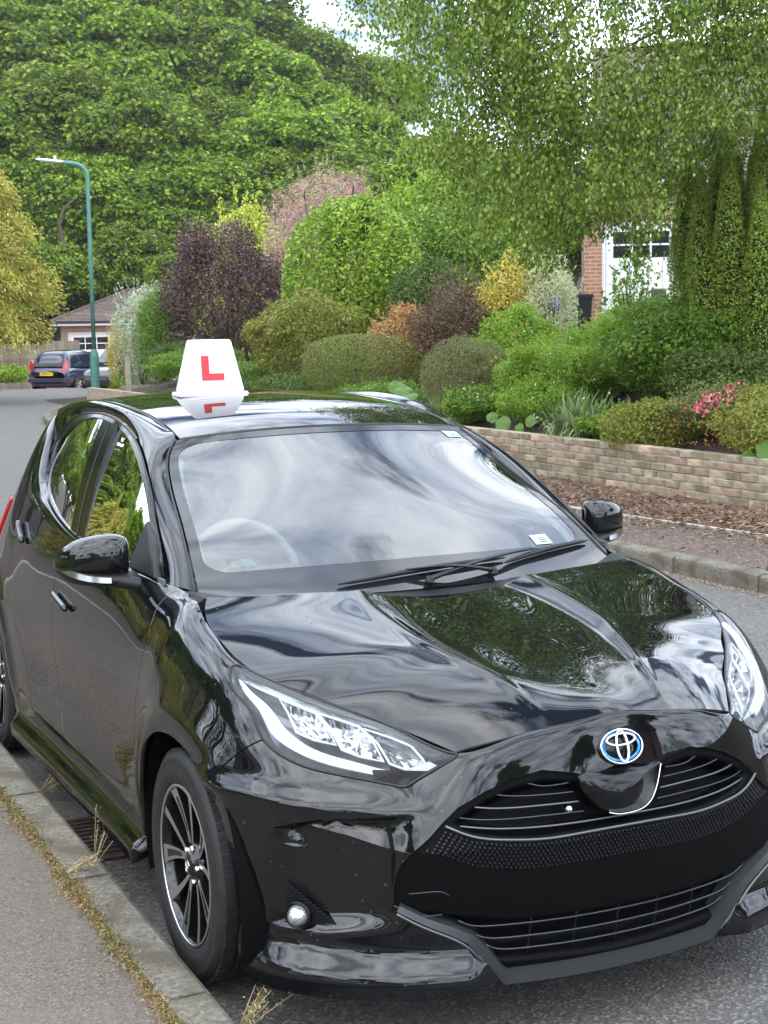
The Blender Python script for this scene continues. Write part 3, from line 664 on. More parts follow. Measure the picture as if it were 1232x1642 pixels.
# ---- wheels
def wheel(y, sgn, name='wheel'):
    w = empty(name, (sgn*.760, y, .307)); w.parent = car
    ax = sgn
    r0, ro = .218, .309
    prof = [(.205,-.09),(.215,-.100),(.235,-.104),(.28,-.104),(.298,-.092),(.307,-.075)]
    for gx in (-.048, -.016, .016, .048):
        prof += [(.3085,gx-.005),(.3085,gx-.0035),(.301,gx-.003),(.301,gx+.003),(.3085,gx+.0035)]
    prof += [(.307,.075),(.298,.092),(.286,.1010),(.279,.1035),(.277,.1025),(.262,.1045),(.240,.1045),(.238,.1035),(.226,.101),(.218,.097),(.212,.088)]
    mb = MB(); mb.lathe([(r, h*ax) for r, h in prof], 96, axis='x')
    ty = mb.build('tyre', M_rubber, w, smooth=True)
    mb = MB()      # shoulder blocks
    for i in range(72):
        a = 2*math.pi*i/72; M = Matrix.Rotation(a, 4, 'X')
        x0, x1 = sorted((ax*.053, ax*.088)); mb.box((x0, -.0105, .299), (x1, .0105, .3080), M)
        x0, x1 = sorted((-ax*.053, -ax*.088)); mb.box((x0, -.0105, .299), (x1, .0105, .3080), M)
    tb = mb.build('tread_blocks', M_rubber, w); tag(tb, kind='stuff')
    mb = MB(); mb.lathe([(.216, ax*.094), (.2135, ax*.098), (.209, ax*.098), (.203, ax*.090), (.200, ax*.06), (.190, -ax*.05), (.19, -ax*.09)], 96, axis='x'); rim = mb.build('rim', M_alloyblk, w, smooth=True)
    mb = MB(); mb.lathe([(.2145, ax*.0975), (.2115, ax*.0995), (.2075, ax*.0985), (.2065, ax*.096)], 96, axis='x'); mb.build('rim_flange', M_machined, w, smooth=True)
    # five pairs of blades, machined front faces over black flanks
    X = lambda r: ax*(.073+.020*(r/.205)**2)
    for k in range(5):
        a = 2*math.pi*k/5+math.radians(13)
        for kind, (ri, wi, rr, wo, ai, ao) in enumerate((( .038,.018,.206,.054,-.16,-.38), (.040,.012,.206,.026,.14,.30))):
            pts = []
            N_ = 8
            for side_ in (0, 1):
                for i in range(N_):
                    t = i/(N_-1); r = ri+(rr-ri)*t; an = a+ai+(ao-ai)*t**.8; hw = (wi+(wo-wi)*t**1.7)/2
                    tw = hw/r*(1 if side_ else -1); pts.append((r, an+tw))
            L1 = pts[:N_]; L2 = pts[N_:]
            V = []; 
            for (r, an) in L1+L2: V.append((X(r), r*math.cos(an), r*math.sin(an)))
            for (r, an) in L1+L2: V.append((X(r)-ax*.03, r*math.cos(an), r*math.sin(an)))
            F = []; n = N_
            for i in range(n-1):
                F.append((i, i+1, n+i+1, n+i)); F.append((i, 2*n+i, 2*n+i+1, i+1)); F.append((n+i, n+i+1, 3*n+i+1, 3*n+i))
            o = mk('spoke', np.array(V), F, [M_machined, M_alloyblk], w, smooth=False)
            for p in o.data.polygons: p.material_index = 0 if p.index % 3 == 0 else 1
            # dark pocket milled in the blade
            V2 = []
            for i in range(2, n-1):
                for L_, f in ((L1, .50), (L2, .50)):
                    r, an = L_[i]; c_ = (L1[i][1]+L2[i][1])/2; an2 = c_+(an-c_)*f*(1 if kind == 0 else 0.0)
                    V2.append((X(r)+ax*.0006, r*math.cos(an2), r*math.sin(an2)))
            if kind == 0:
                F2 = [(2*i, 2*i+1, 2*i+3, 2*i+2) for i in range(n-4)]; mk('spoke_pocket', np.array(V2), F2, M_alloyblk, w, smooth=False)
    mb = MB(); mb.lathe([(.0, ax*.086), (.028, ax*.086), (.031, ax*.083), (.032, ax*.078), (.060, ax*.074), (.064, ax*.06), (.064, ax*.03)], 40, axis='x'); mb.build('hub', M_alloyblk, w, smooth=True)
    mb = MB(); mb.lathe([(.0, ax*.0885), (.021, ax*.0885), (.0235, ax*.086)], 24, axis='x'); mb.build('hub_cap', M_alloyblk, w, smooth=True)
    mb = MB(); t = np.linspace(0, 2*np.pi, 24)
    for (ry, rz, dz) in ((.016, .010, 0), (.0055, .010, 0), (.010, .0045, .0045)):
        mb.tube(np.stack([np.full(24, ax*.0895), ry*np.cos(t), dz+rz*np.sin(t)], -1), .0015, 5, cap=False)
    mb.build('hub_emblem', M_chrome, w, smooth=True)
    for k in range(5):
        a = 2*math.pi*k/5+.6; M = Matrix.Translation((0, .047*math.cos(a), .047*math.sin(a)))
        mb = MB(); mb.lathe([(.0, ax*.083), (.006, ax*.083), (.0085, ax*.079), (.0095, ax*.070)], 6, M=M, axis='x'); mb.build('wheel_nut', M_chrome, w)
    mb = MB(); mb.lathe([(.03, -ax*.0), (.15, ax*.002), (.15, -ax*.015), (.03, -ax*.02)], 40, axis='x'); mb.build('brake_disc', mat('brake_steel', (.16, .15, .14), .4, metal=1) if 'brake_steel' not in bpy.data.materials else bpy.data.materials['brake_steel'], w, smooth=True)
    mb = MB(); mb.box((-.02, -.05, .085), (.045, .05, .158)); bevel(mb.build('brake_caliper', M_plastic, w), .01)
    return w
for y in (0.0, 2.55):
    for sgn in (-1, 1): wheel(y, sgn)
# wheel wells and floor
for y, sgn in ((0, -1), (0, 1), (2.55, -1), (2.55, 1)):
    mb = MB(); a = np.linspace(-.35, math.pi+.35, 30); R0 = .42 if y == 0 else .375
    A = np.stack([np.full(30, sgn*.845), y+R0*.97*np.cos(a), .305+R0*.93*np.sin(a)], -1); C = A.copy(); C[:, 0] = sgn*.50
    mb.strip(A, C); D_ = C.copy(); D_[:, 1] = y+.01*np.cos(a); D_[:, 2] = .305; mb.strip(C, D_); mb.build('wheel_well', M_void, car, smooth=True)
mb = MB(); mb.box((-.80, .45, .165), (.80, 2.14, .185)); mb.box((-.50, -.62, .175), (.50, .45, .20)); mb.box((-.5, 2.14, .2), (.5, 3.0, .22)); mb.box((-.50, -.60, .20), (.50, .10, .66)); mb.build('floor_pan', M_void, car)
mb = MB(); mb.box((-.74, .40, .20), (.74, .42, .90)); mb.build('bulkhead', M_void, car)
M_deep = mat('deep_black_plastic', (.0018, .0018, .002), .6, spec=.10)
# ---- grille: black backing that follows the nose, mesh, bars, trims
def xz(X, z, off=0.0):
    """point of the nose skin at half width |X| and height z, off metres inwards"""
    X = np.atleast_1d(np.asarray(X, float)); z = np.atleast_1d(np.asarray(z, float)); s = np.abs(X).copy(); q = np.full(X.shape, .5)
    f = lambda s, q: B(s, q, False)[..., [0, 2]]
    for _ in range(14):
        e = 1e-4; f0 = f(s, q); a = (f(s+e, q)-f0)/e; b = (f(s, q+e)-f0)/e; rx = np.abs(X)-f0[..., 0]; rz = z-f0[..., 1]
        dt = a[..., 0]*b[..., 1]-a[..., 1]*b[..., 0]; dt = np.where(np.abs(dt) < 1e-9, 1e-9, dt)
        s = np.clip(s+np.clip((rx*b[..., 1]-rz*b[..., 0])/dt, -.1, .1), 0, 1.3); q = np.clip(q+np.clip((a[..., 0]*rz-a[..., 1]*rx)/dt, -.1, .1), 0, .95)
    P = B(s, q, False); n = surfn(lambda a, b: B(a, b, False), s, q); n = np.where(((P-[0, 1, .5])*n).sum(-1, keepdims=True) < 0, -n, n)
    P = P-n*np.asarray(off)[..., None]; P[..., 0] *= np.where(X < 0, -1, 1); return P
gr = empty('front_grille', (0, -.75, .4)); gr.parent = car; gr.location = (0, 0, 0)
X = np.linspace(-.57, .57, 181); Z = np.linspace(.16, .68, 91); XX, ZZ = np.meshgrid(X, Z, indexing='ij')
sdl = sdpoly(GRI, XX, ZZ)
UP = np.array([(0,.63),(.14,.640),(.209,.650),(.282,.638),(.348,.616),(.40,.588),(.435,.563),(.39,.538),(.303,.522),(.228,.517),(.116,.519),(0,.521)]); UP = np.concatenate([UP, (UP[1:-1]*[-1, 1])[::-1]])
LO = np.array([(0,.315),(.30,.318),(.50,.352),(.515,.35),(.42,.292),(.375,.24),(.335,.205),(0,.190)]); LO = np.concatenate([LO, (LO[1:-1]*[-1, 1])[::-1]])
dd = .014+.056*(1-sstep(-.022, 0, sdpoly(UP, XX, ZZ)))+.06*(1-sstep(-.022, 0, sdpoly(LO, XX, ZZ)))
V = xz(XX.ravel(), ZZ.ravel(), dd.ravel()); nz = len(Z)
F = [(i*nz+j, (i+1)*nz+j, (i+1)*nz+j+1, i*nz+j+1) for i in range(180) for j in range(90)]
mk('grille_panel', V, F, M_deep, gr, smooth=True)
def bar(name, pts, r, off, m, n=50, flat=None, par=None):
    P = resample(np.array([(p[0], 0, p[1]) for p in pts]), n); V = xz(P[:, 0], P[:, 2], off); mb = MB(); mb.tube(V, r, 8, flat=flat); return mb.build(name, m, par or gr, smooth=True)
def linres(P, n):
    P = np.asarray(P, float); L_ = np.r_[0, np.cumsum(np.linalg.norm(np.diff(P, axis=0), axis=1))]; x = np.linspace(0, L_[-1], n); return np.stack([np.interp(x, L_, P[:, 0]), np.interp(x, L_, P[:, 1])], -1)
def sym(pts): return [(-x, z) for x, z in pts[::-1] if x > 1e-6]+list(pts)
bar('grille_lip', sym([(0,.521),(.116,.519),(.228,.516),(.303,.521),(.388,.534),(.447,.560)]), .0036, -.001, M_silver)
for k, (zc, xe, r, m, x0) in enumerate(((.545,.415,.0028,M_silver,0), (.568,.428,.0022,M_barsilver,0.105), (.592,.400,.0026,M_silver,.118), (.616,.345,.0022,M_barsilver,.130), (.638,.285,.0022,M_barsilver,.14))):
    if x0 == 0: bar('grille_bar', sym([(0, zc-.003), (.2, zc-.004), (xe-.06, zc+.004), (xe, zc+.013)]), r, .018, m)
    else:
        for sg_ in (-1, 1): bar('grille_bar', [(sg_*x0, zc-.003), (sg_*.22, zc-.002), (sg_*(xe-.05), zc+.003), (sg_*xe, zc+.012)], r, .018, m)
bar('grille_shadow_line', sym([(0,.630),(.14,.640),(.209,.650)]), .003, .03, M_plastic)
# badge pod: a dark shield below the emblem, edged in silver
SH = [(-.105,.655),(.105,.655),(.118,.648),(.088,.592),(.060,.562),(.03,.553),(0,.551),(-.03,.553),(-.060,.562),(-.088,.592),(-.118,.648)]
P = np.array(SH); V1 = xz(P[:, 0], P[:, 1], -.002); V2 = xz(P[:, 0]*1.05, P[:, 1], .045); c_ = xz([0], [.60], .004)
mb = MB(); n = len(P); mb.add(np.concatenate([V1, V2, c_]), [(i, (i+1) % n, 2*n) for i in range(n)]+[(i, n+i, n+(i+1) % n, (i+1) % n) for i in range(n)]); mb.build('sensor_shield', M_gloss, gr, smooth=True)
bar('shield_edge', [(.112,.648),(.092,.597),(.064,.562),(.03,.550),(0,.548),(-.03,.550),(-.05,.556)], .0016, -.002, M_chrome, 40)
# honeycomb: rows of small raised cells under the grille lip
mb = MB(); r_ = .0052
for j in range(7):
    for i in range(-44, 45):
        x = (i+.5*(j % 2))*.0112; zb = np.interp(abs(x), [0, .116, .228, .303, .388, .447, .50], [.521, .519, .516, .521, .534, .560, .58]); z = zb-.014-j*.0092
        if abs(x) > .50 or sdpoly(GRI, np.array([x]), np.array([z]))[0] > -.012: continue
        hx = np.array([(x+r_*math.cos(a), z+r_*math.sin(a)) for a in np.arange(6)*math.pi/3+.5])
        hx2 = np.array([(x+.6*r_*math.cos(a), z+.6*r_*math.sin(a)) for a in np.arange(6)*math.pi/3+.5])
        mb._p = getattr(mb, '_p', []); mb._p.append((hx, hx2))
HX = np.concatenate([np.concatenate(p) for p in mb._p]); k_ = len(mb._p); ofs = np.tile(np.r_[np.full(6, .0135), np.full(6, .008)], k_)
V = xz(HX[:, 0], HX[:, 1], ofs); F = []
for i in range(k_):
    b0 = 12*i; F += [(b0+j, b0+(j+1) % 6, b0+6+(j+1) % 6, b0+6+j) for j in range(6)]+[tuple(b0+6+j for j in range(6))]
hc = mk('honeycomb_mesh', V, F, M_plastic, gr, smooth=False); tag(hc, kind='stuff')
# lower intake bars with uprights, silver surround
for k, (zc, xe) in enumerate(((.298,.42), (.262,.385), (.228,.352))):
    bar('intake_bar', sym([(0, zc), (xe-.10, zc+.002), (xe-.02, zc+.012), (xe, zc+.024)]), .0030, .022, M_barsilver)
for x in (-.24, -.12, 0, .12, .24):
    bar('intake_upright', [(x, .20), (x, .31)], .0025, .03, M_plastic, 8)
mb = MB(); T1 = np.array(sym([(0,.158),(.30,.158),(.322,.180),(.362,.232),(.402,.280),(.44,.303),(.50,.333),(.556,.366)])); T2 = np.array(sym([(0,.184),(.292,.184),(.310,.200),(.344,.246),(.385,.292),(.432,.318),(.495,.345),(.552,.377)]))
t1 = linres(T1, 220); t2 = linres(T2, 220)
for a, b, o1, o2 in ((t1, t2, -.012, -.004), (t2, t2, -.004, .05), (t1, t1, -.012, .02)): mb.strip(xz(a[:, 0], a[:, 1], o1), xz(b[:, 0], b[:, 1], o2))
mb.build('intake_surround', M_silver2 if 'M_silver2' in globals() else mat('grey_trim', (.028, .029, .032), .4), gr, smooth=False)
bar('surround_bright_edge', [(-.556,.362),(-.50,.328),(-.44,.298),(-.402,.272),(-.37,.235)], .0035, -.016, M_silver, 30)
bar('surround_bright_edge', [(.556,.362),(.50,.328),(.44,.298),(.402,.272),(.37,.235)], .0035, -.016, M_silver, 30)
mb = MB(); mb.lathe([(0, -.018), (.007, -.016), (.011, -.006), (.012, .01)], 16, M=Matrix.Translation(tuple(xz([-.145], [.575], .03)[0])), axis='y'); mb.build('front_camera', M_chrome, gr, smooth=True)
# panel seam squares of the lower bumper (towing eye cover)
for a_ in ([(-.535,.405),(-.50,.408),(-.455,.405),(-.445,.395)], [(-.535,.350),(-.50,.349),(-.46,.352)]):
    bar('bumper_seam', a_, .0015, -.0005, M_barsilver, 12)
# ---- emblem
em = empty('emblem', (0, 0, 0)); em.parent = car
c0 = B(np.array(0.0), np.array(.235)); c0 = np.array([0, -.768, .704]); nrm = Vector((0, -.94, .34)).normalized()
Rm = Matrix.Translation(tuple(c0)) @ nrm.to_track_quat('Z', 'Y').to_matrix().to_4x4()
def emV(P): return np.array([tuple(Rm @ Vector(p)) for p in P])
t = np.linspace(0, 2*np.pi, 64)
def oval(a, b, cx=0, cy=0, r=.003, z=.006, tp=0.0, flat=.6):
    P = np.stack([cx+a*np.cos(t), cy+b*np.sin(t), np.full(64, z)], -1); mb = MB(); mb.tube(emV(P), r*(1+tp*np.abs(np.sin(t))), 8, cap=False, flat=flat); return mb
mb = MB(); P = [(0, 0, .004)]+[(.060*math.cos(a), .0425*math.sin(a), .0025) for a in t[:-1]]+[(.062*math.cos(a), .0445*math.sin(a), -.02) for a in t[:-1]]
n = 63; mb.add(emV(P), [(0, 1+i, 1+(i+1) % n) for i in range(n)]+[(1+i, 1+n+i, 1+n+(i+1) % n, 1+(i+1) % n) for i in range(n)]); mb.build('emblem_base', M_gloss, em, smooth=True)
oval(.058, .0405, r=.0042).build('emblem_ring', M_chrome, em, smooth=True)
mb = MB(); ri = [(.0535*math.cos(a), .0360*math.sin(a), .0052) for a in t]; rj = [(.0470*math.cos(a), .0300*math.sin(a), .0046) for a in t]; mb.strip(emV(ri), emV(rj)); mb.build('emblem_glow_band', M_blue, em, smooth=True)
oval(.0400, .0135, cy=.0165, r=.0040, z=.008).build('emblem_bar', M_white, em, smooth=True)
oval(.0155, .0375, cy=0, r=.0040, z=.010).build('emblem_bar', M_white, em, smooth=True)
# ---- fog lamps
for sgn in (-1, 1):
    P0 = xz([sgn*.738], [.322], .012)[0]; nn = Vector((sgn*.72, -.69, .03)).normalized(); Mf = Matrix.Translation(tuple(P0)) @ nn.to_track_quat('Z', 'Y').to_matrix().to_4x4()
    fg = empty('fog_lamp', (0, 0, 0)); fg.parent = car
    V = [(-.050,-.052,.0),(.075,-.052,.0),(.075,-.02,.0),(-.02,.085,.0),(-.05,.10,.0)]
    mb = MB()
    for k in range(20):
        z0 = .272+k*.0062; xi = .668 if z0 < .302 else .668+(z0-.302)*1.02; xs_ = np.linspace(sgn*xi, sgn*.762, 8)
        A = xz(xs_, np.full(8, z0), .020); C = xz(xs_, np.full(8, z0+.0032), .020); A1 = xz(xs_, np.full(8, z0), .012); C1_ = xz(xs_, np.full(8, z0+.0032), .012)
        mb.strip(A, A1); mb.strip(A1, C1_); mb.strip(C1_, C)
    mb.build('ribbed_bezel', M_plastic, fg)
    mb = MB(); mb.lathe([(.0, .040), (.010, .038), (.019, .031), (.025, .020), (.0275, .008)], 28, M=Mf); mb.build('lamp_lens', mat('fog_lens', (.75, .77, .78), .12, metal=.85, coat=1) if sgn < 0 else bpy.data.materials['fog_lens'], fg, smooth=True)
    mb = MB(); mb.lathe([(.0275, .006), (.031, .017), (.034, .012), (.036, -.005)], 28, M=Mf); mb.build('lamp_bezel', M_chrome if False else M_gloss, fg, smooth=True)
# ---- cowl and wipers
mb = MB(); u = np.linspace(-.97, .97, 50)
hr = hood(u, 1.0); wl = wscr(u, .02); a = hr+[0, -.01, -.018]; b_ = wl+[0, .02, .001]
mb.strip(a, hr+[0, .02, -.012]); mb.strip(hr+[0, .02, -.012], b_); mb.build('scuttle_cover', M_plastic, car, smooth=True)
for sgn in (-1, 1):
    mb = MB(); mb.add([(sgn*x, y, z) for x, y, z in ((.61,.225,.962),(.70,.245,.972),(.728,.31,.985),(.70,.335,.978),(.61,.275,.962),(.61,.228,.95),(.72,.25,.955))], [(0,1,2,3,4),(0,5,6,1),(1,6,2)]); mb.build('scuttle_end_cap', M_plastic, car)
def wiper(p0, p1, q0, q1):
    """arm from pivot p0 to p1, blade from q0 to q1, each (u,v) on the glass"""
    w = empty('windscreen_wiper', (0, 0, 0)); w.parent = car; k = np.linspace(0, 1, 16)
    A = np.array([wpt(p0[0]+(p1[0]-p0[0])*t, p0[1]+(p1[1]-p0[1])*t, -.022-.016*math.sin(math.pi*t)) for t in k]); mb = MB(); mb.tube(A, np.interp(k, [0, .2, 1], [.013, .010, .006]), 8, flat=.6); mb.build('wiper_arm', M_gloss, w, smooth=True)
    Bq = np.array([wpt(q0[0]+(q1[0]-q0[0])*t, q0[1]+(q1[1]-q0[1])*t+.006*math.sin(math.pi*t), -.012-.004*math.sin(math.pi*t)) for t in k]); mb = MB(); mb.tube(Bq, np.interp(k, [0, .08, .5, .92, 1], [.003, .008, .011, .008, .003]), 8, flat=.8); mb.build('wiper_blade', M_plastic, w, smooth=True)
    mb = MB(); mb.lathe([(0, .018), (.012, .016), (.015, .0)], 12, M=Matrix.Translation(tuple(A[0]-[0, 0, .008]))); mb.build('wiper_pivot', M_plastic, w, smooth=True)
wiper((.30,.045), (-.10,.085), (-.42,.055), (.42,.11))
wiper((-.02,.035), (.62,.13), (.40,.085), (.955,.155))
for sgn in (-1, 1):
    P0 = B(np.array(1.339), np.array(.328))*[sgn, 1, 1]; n0 = Vector((sgn*.93, 0, .36)).normalized(); Mq = Matrix.Translation(tuple(P0)) @ n0.to_track_quat('Z', 'Y').to_matrix().to_4x4() @ Matrix.Rotation(.4, 4, 'Z') @ Matrix.Scale(.55, 4, (1, 0, 0))
    mb = MB(); mb.lathe([(0, .0015), (.013, .0012), (.016, .0002), (.017, -.001)], 20, M=Mq); mb.build('wing_grommet', M_plastic, car, smooth=True)
# ---- door handles
for sgn in (-1, 1):
    for s0, par in ((2.60, fdoor), (3.36, rdoor)):
        q0 = .330 if s0 < 3 else .292
        pr = par[0] if sgn < 0 else par[1]
        k = np.linspace(0, 1, 14); P = B(s0+.19*k, q0-.012*k); n = surfn(Bs, s0+.19*k, q0-.012*k); n = np.where(((P-[0, 1.2, .6])*n).sum(-1, keepdims=True) < 0, -n, n)
        Q = (P+n*.014)*[sgn, 1, 1]; mb = MB(); mb.tube(Q, np.interp(k, [0, .07, .93, 1], [.005, .0125, .0125, .005]), 12, flat=1.0); mb.build('door_handle', M_chrome if False else M_paint, pr, smooth=True)
# ---- tail lamps (only a corner shows)
cutpanel('tail_lamp', (4.10, 4.40, .33, .41), (24, 12), lambda a, b, P: -1+0*a, M_tail, lift=.012, flange=.01)
mb = MB(); 
# ---- cabin
mb = MB(); mb.box((-.66, .40, .70), (.66, .80, .93)); mb.box((-.52, .62, .90), (-.20, .80, .965)); dash = bevel(mb.build('dashboard', M_dash, car), .03, 3)
mb = MB(); t = np.linspace(0, 2*np.pi, 40); Rw = Matrix.Translation((-.36, .86, .915)) @ Matrix.Rotation(math.radians(68), 4, 'X')
P = np.array([tuple(Rw @ Vector((.185*math.cos(a), .185*math.sin(a), 0))) for a in t]); mb.tube(P, .015, 8, cap=False)
for a in (0, math.pi, -math.pi/2):
    mb.tube(np.array([tuple(Rw @ Vector((.05*math.cos(a), .05*math.sin(a), .0))), tuple(Rw @ Vector((.18*math.cos(a), .18*math.sin(a), 0)))]), .014, 6)
mb.lathe([(0, .02), (.06, .012), (.065, -.02)], 16, M=Rw); mb.build('steering_wheel', M_steer if 'M_steer' in globals() else mat('steering_leather', (.22, .23, .22), .5), car, smooth=True)
for x in (-.36, .36):
    st_ = empty('seat', (x, 0, 0)); st_.parent = car
    mb = MB(); mb.box((-.24, 1.10, .42), (.24, 1.60, .58)); bevel(mb.build('seat_cushion', M_seat, st_), .05, 3)
    mb = MB(); mb.box((-.23, -.05, 0), (.23, .06, .56), Matrix.Translation((0, 1.62, .56)) @ Matrix.Rotation(math.radians(-14), 4, 'X')); bevel(mb.build('seat_back', M_seat, st_), .05, 3)
    mb = MB(); mb.box((-.13, -.04, 0), (.13, .05, .17), Matrix.Translation((0, 1.77, 1.14)) @ Matrix.Rotation(math.radians(-8), 4, 'X')); bevel(mb.build('head_rest', M_seat, st_), .04, 3)
mb = MB(); mb.box((-.6, 2.1, .5), (.6, 2.3, 1.0)); bevel(mb.build('rear_seat', M_seat, car), .05, 3)
for a_ in (((-.76, .44, .2), (-.75, 2.2, 1.0)), ((.75, .44, .2), (.76, 2.2, 1.0))): mb = MB(); mb.box(*a_); mb.build('door_lining', M_dash, car)
mb = MB(); P = roofS(np.linspace(-.95, .95, 20)[:, None], np.linspace(.02, .98, 20)[None]); P = P.reshape(-1, 3)-[0, 0, .02]
mb.add(P, [(i*20+j, i*20+j+1, (i+1)*20+j+1, (i+1)*20+j) for i in range(19) for j in range(19)]); mb.build('headlining', mat('headlining_cloth', (.30, .31, .30), .9), car, smooth=True)
# ---- L box on the roof
lb = empty('learner_roof_box', (-.155, 1.76, 1.466), math.radians(-4), label='white trapezoid roof box with a red letter L, on top of the black hatchback', cat='sign')
def frus(mb, w0, d0, z0, w1, d1, z1, M=None):
    V = [(-w0,-d0,z0),(w0,-d0,z0),(w0,d0,z0),(-w0,d0,z0),(-w1,-d1,z1),(w1,-d1,z1),(w1,d1,z1),(-w1,d1,z1)]; return mb.add(V, [(0,3,2,1),(4,5,6,7),(0,1,5,4),(1,2,6,5),(2,3,7,6),(3,0,4,7)])
mb = MB(); frus(mb, .134, .068, .000, .132, .066, .017); bevel(mb.build('box_base', M_white, lb), .006, 3)
mb = MB(); frus(mb, .122, .055, .017, .080, .028, .212); bevel(mb.build('box_body', M_white, lb), .010, 4)
for sy in (-1, 1):
    def fp(x, z): d = .055+(.028-.055)*(z-.022)/.190; return (x*(1 if sy < 0 else -1), sy*(d+.0012), z)
    Lp = [(-.042,.060),(.044,.060),(.044,.086),(-.012,.086),(-.012,.152),(-.042,.152)]
    V = [fp(x, z) for x, z in Lp]; mb = MB(); mb.add(V, [tuple(range(6))]); mb.build('letter_l', M_red, lb)
# ---------------------------------------------------------------- foliage toolkit
def leafmat(name, c1, c2, c3=None, trans=.35, rough=.45, rand=0.0):
    """leaf colours vary from leaf to leaf (random per mesh island)"""
    m = bpy.data.materials.new(name); m.use_nodes = True; nt = m.node_tree; b = nt.nodes['Principled BSDF']; N = nt.nodes.new; L = nt.links.new
    g = N('ShaderNodeNewGeometry'); r = N('ShaderNodeValToRGB'); e = r.color_ramp.elements; e[0].color = (*c1, 1); e[1].color = (*c2, 1); e[0].position = .0; e[1].position = .62
    if c3: x = r.color_ramp.elements.new(.92); x.color = (*c3, 1)
    L(g.outputs['Random Per Island'], r.inputs[0]); src = r.outputs[0]
    if rand:
        oi = N('ShaderNodeObjectInfo'); hs = N('ShaderNodeHueSaturation')
        mr = N('ShaderNodeMapRange'); mr.inputs['To Min'].default_value = 1-rand; mr.inputs['To Max'].default_value = 1+rand; L(oi.outputs['Random'], mr.inputs['Value']); L(mr.outputs[0], hs.inputs['Value'])
        mh = N('ShaderNodeMapRange'); mh.inputs['To Min'].default_value = .5-rand*.05; mh.inputs['To Max'].default_value = .5; L(oi.outputs['Random'], mh.inputs['Value']); L(mh.outputs[0], hs.inputs['Hue'])
        L(src, hs.inputs['Color']); src = hs.outputs[0]
    L(src, b.inputs['Base Color']); b.inputs['Roughness'].default_value = rough; b.inputs['Specular IOR Level'].default_value = .35
    t = N('ShaderNodeBsdfTranslucent'); L(src, t.inputs[0]); mx = N('ShaderNodeMixShader'); mx.inputs[0].default_value = trans
    out = nt.nodes['Material Output']; L(b.outputs[0], mx.inputs[1]); L(t.outputs[0], mx.inputs[2]); L(mx.outputs[0], out.inputs[0]); return m
def unit(v): return v/np.maximum(np.linalg.norm(v, axis=-1, keepdims=True), 1e-9)
def leaves(C, D, Nn, ln, wd, rs, droop=0.0, fold=.15):
    """C centres, D long direction, Nn facing, ln/wd sizes -> verts, faces (folded kite quads)"""
    n = len(C); D = unit(D); S = unit(np.cross(D, Nn)); U = np.cross(S, D)
    ln = np.broadcast_to(ln, (n,))[:, None]; wd = np.broadcast_to(wd, (n,))[:, None]
    a = C-D*ln*.5; b = C+S*wd*.5+U*wd*fold-D*ln*.05; c = C+D*ln*.5-U*ln*droop; d = C-S*wd*.5+U*wd*fold-D*ln*.05
    V = np.stack([a, b, c, d], 1).reshape(-1, 3); F = np.arange(4*n).reshape(n, 4); return V, F
def rdir(rs, n): return unit(rs.normal(size=(n, 3)))
def lumpy(rs, k, amp, sharp):
    c = rdir(rs, k); a = rs.uniform(.4, 1, k)*amp
    def f(d): return 1+np.max(a*np.exp(sharp*(d @ c.T-1)), axis=1)-amp*.5
    return f
def crown(rs, n, rad, ln, wd, lumps=26, amp=.22, sharp=14, shell=.22, flat=1.0, power=2.0, outw=.6, up=.25, droop=.1, inner=.15, bottom=-1.0):
    """leaves near the lumpy surface of an ellipsoid with radii rad centred on the origin"""
    d = rdir(rs, n); d[:, 2] = np.where(d[:, 2] < bottom, -d[:, 2]*.3, d[:, 2]); d = unit(d)
    hz = np.hypot(d[:, 0], d[:, 1]); low = d[:, 2] < 0; skirt = np.where(low, (1-np.abs(d[:, 2])**3.5)/np.maximum(hz, .05), 1); d0 = d; d = d*np.stack([skirt, skirt, np.ones(n)], -1)
    if power != 2.0:
        nrm = (np.abs(d)**power).sum(1)**(1/power); pr = d/nrm[:, None]
    else: pr = d
    f = lumpy(rs, lumps, amp, sharp)(d0)
    t = 1-shell*rs.random(n)**1.5; k = rs.random(n) < inner; t[k] = rs.uniform(.4, .85, k.sum())
    P = pr*(f*t)[:, None]*np.asarray(rad)
    nr = unit(d/np.asarray(rad)); nf = unit(nr*outw+rdir(rs, n)*.7+np.array([0, 0, up])); D = unit(np.cross(nf, rdir(rs, n))+nr*.3-np.array([0, 0, droop]))
    s = rs.uniform(.65, 1.25, n); return leaves(P, D, nf, ln*s, wd*s, rs)
def stems(mb, rs, n, h, spread, r=.02):
    for i in range(n):
        a = rs.uniform(0, 6.28); e = np.array([math.cos(a)*spread*rs.uniform(.3, .9), math.sin(a)*spread*rs.uniform(.3, .9), h*rs.uniform(.6, .9)])
        k = np.linspace(0, 1, 5)[:, None]; P = e*k*np.array([1, 1, 1])+np.array([0, 0, 0])+rs.normal(size=(5, 3))*.02*k; mb.tube(P, np.interp(k[:, 0], [0, 1], [r, r*.35]), 5)
M_bark = noisy('bark', (.05, .035, .024), (.11, .085, .06), 14, .9, bump=.5, dist=.03)
M_barkd = noisy('dark_bark', (.022, .017, .013), (.05, .038, .028), 14, .9)
M_twig = mat('twig', (.06, .045, .03), .9)
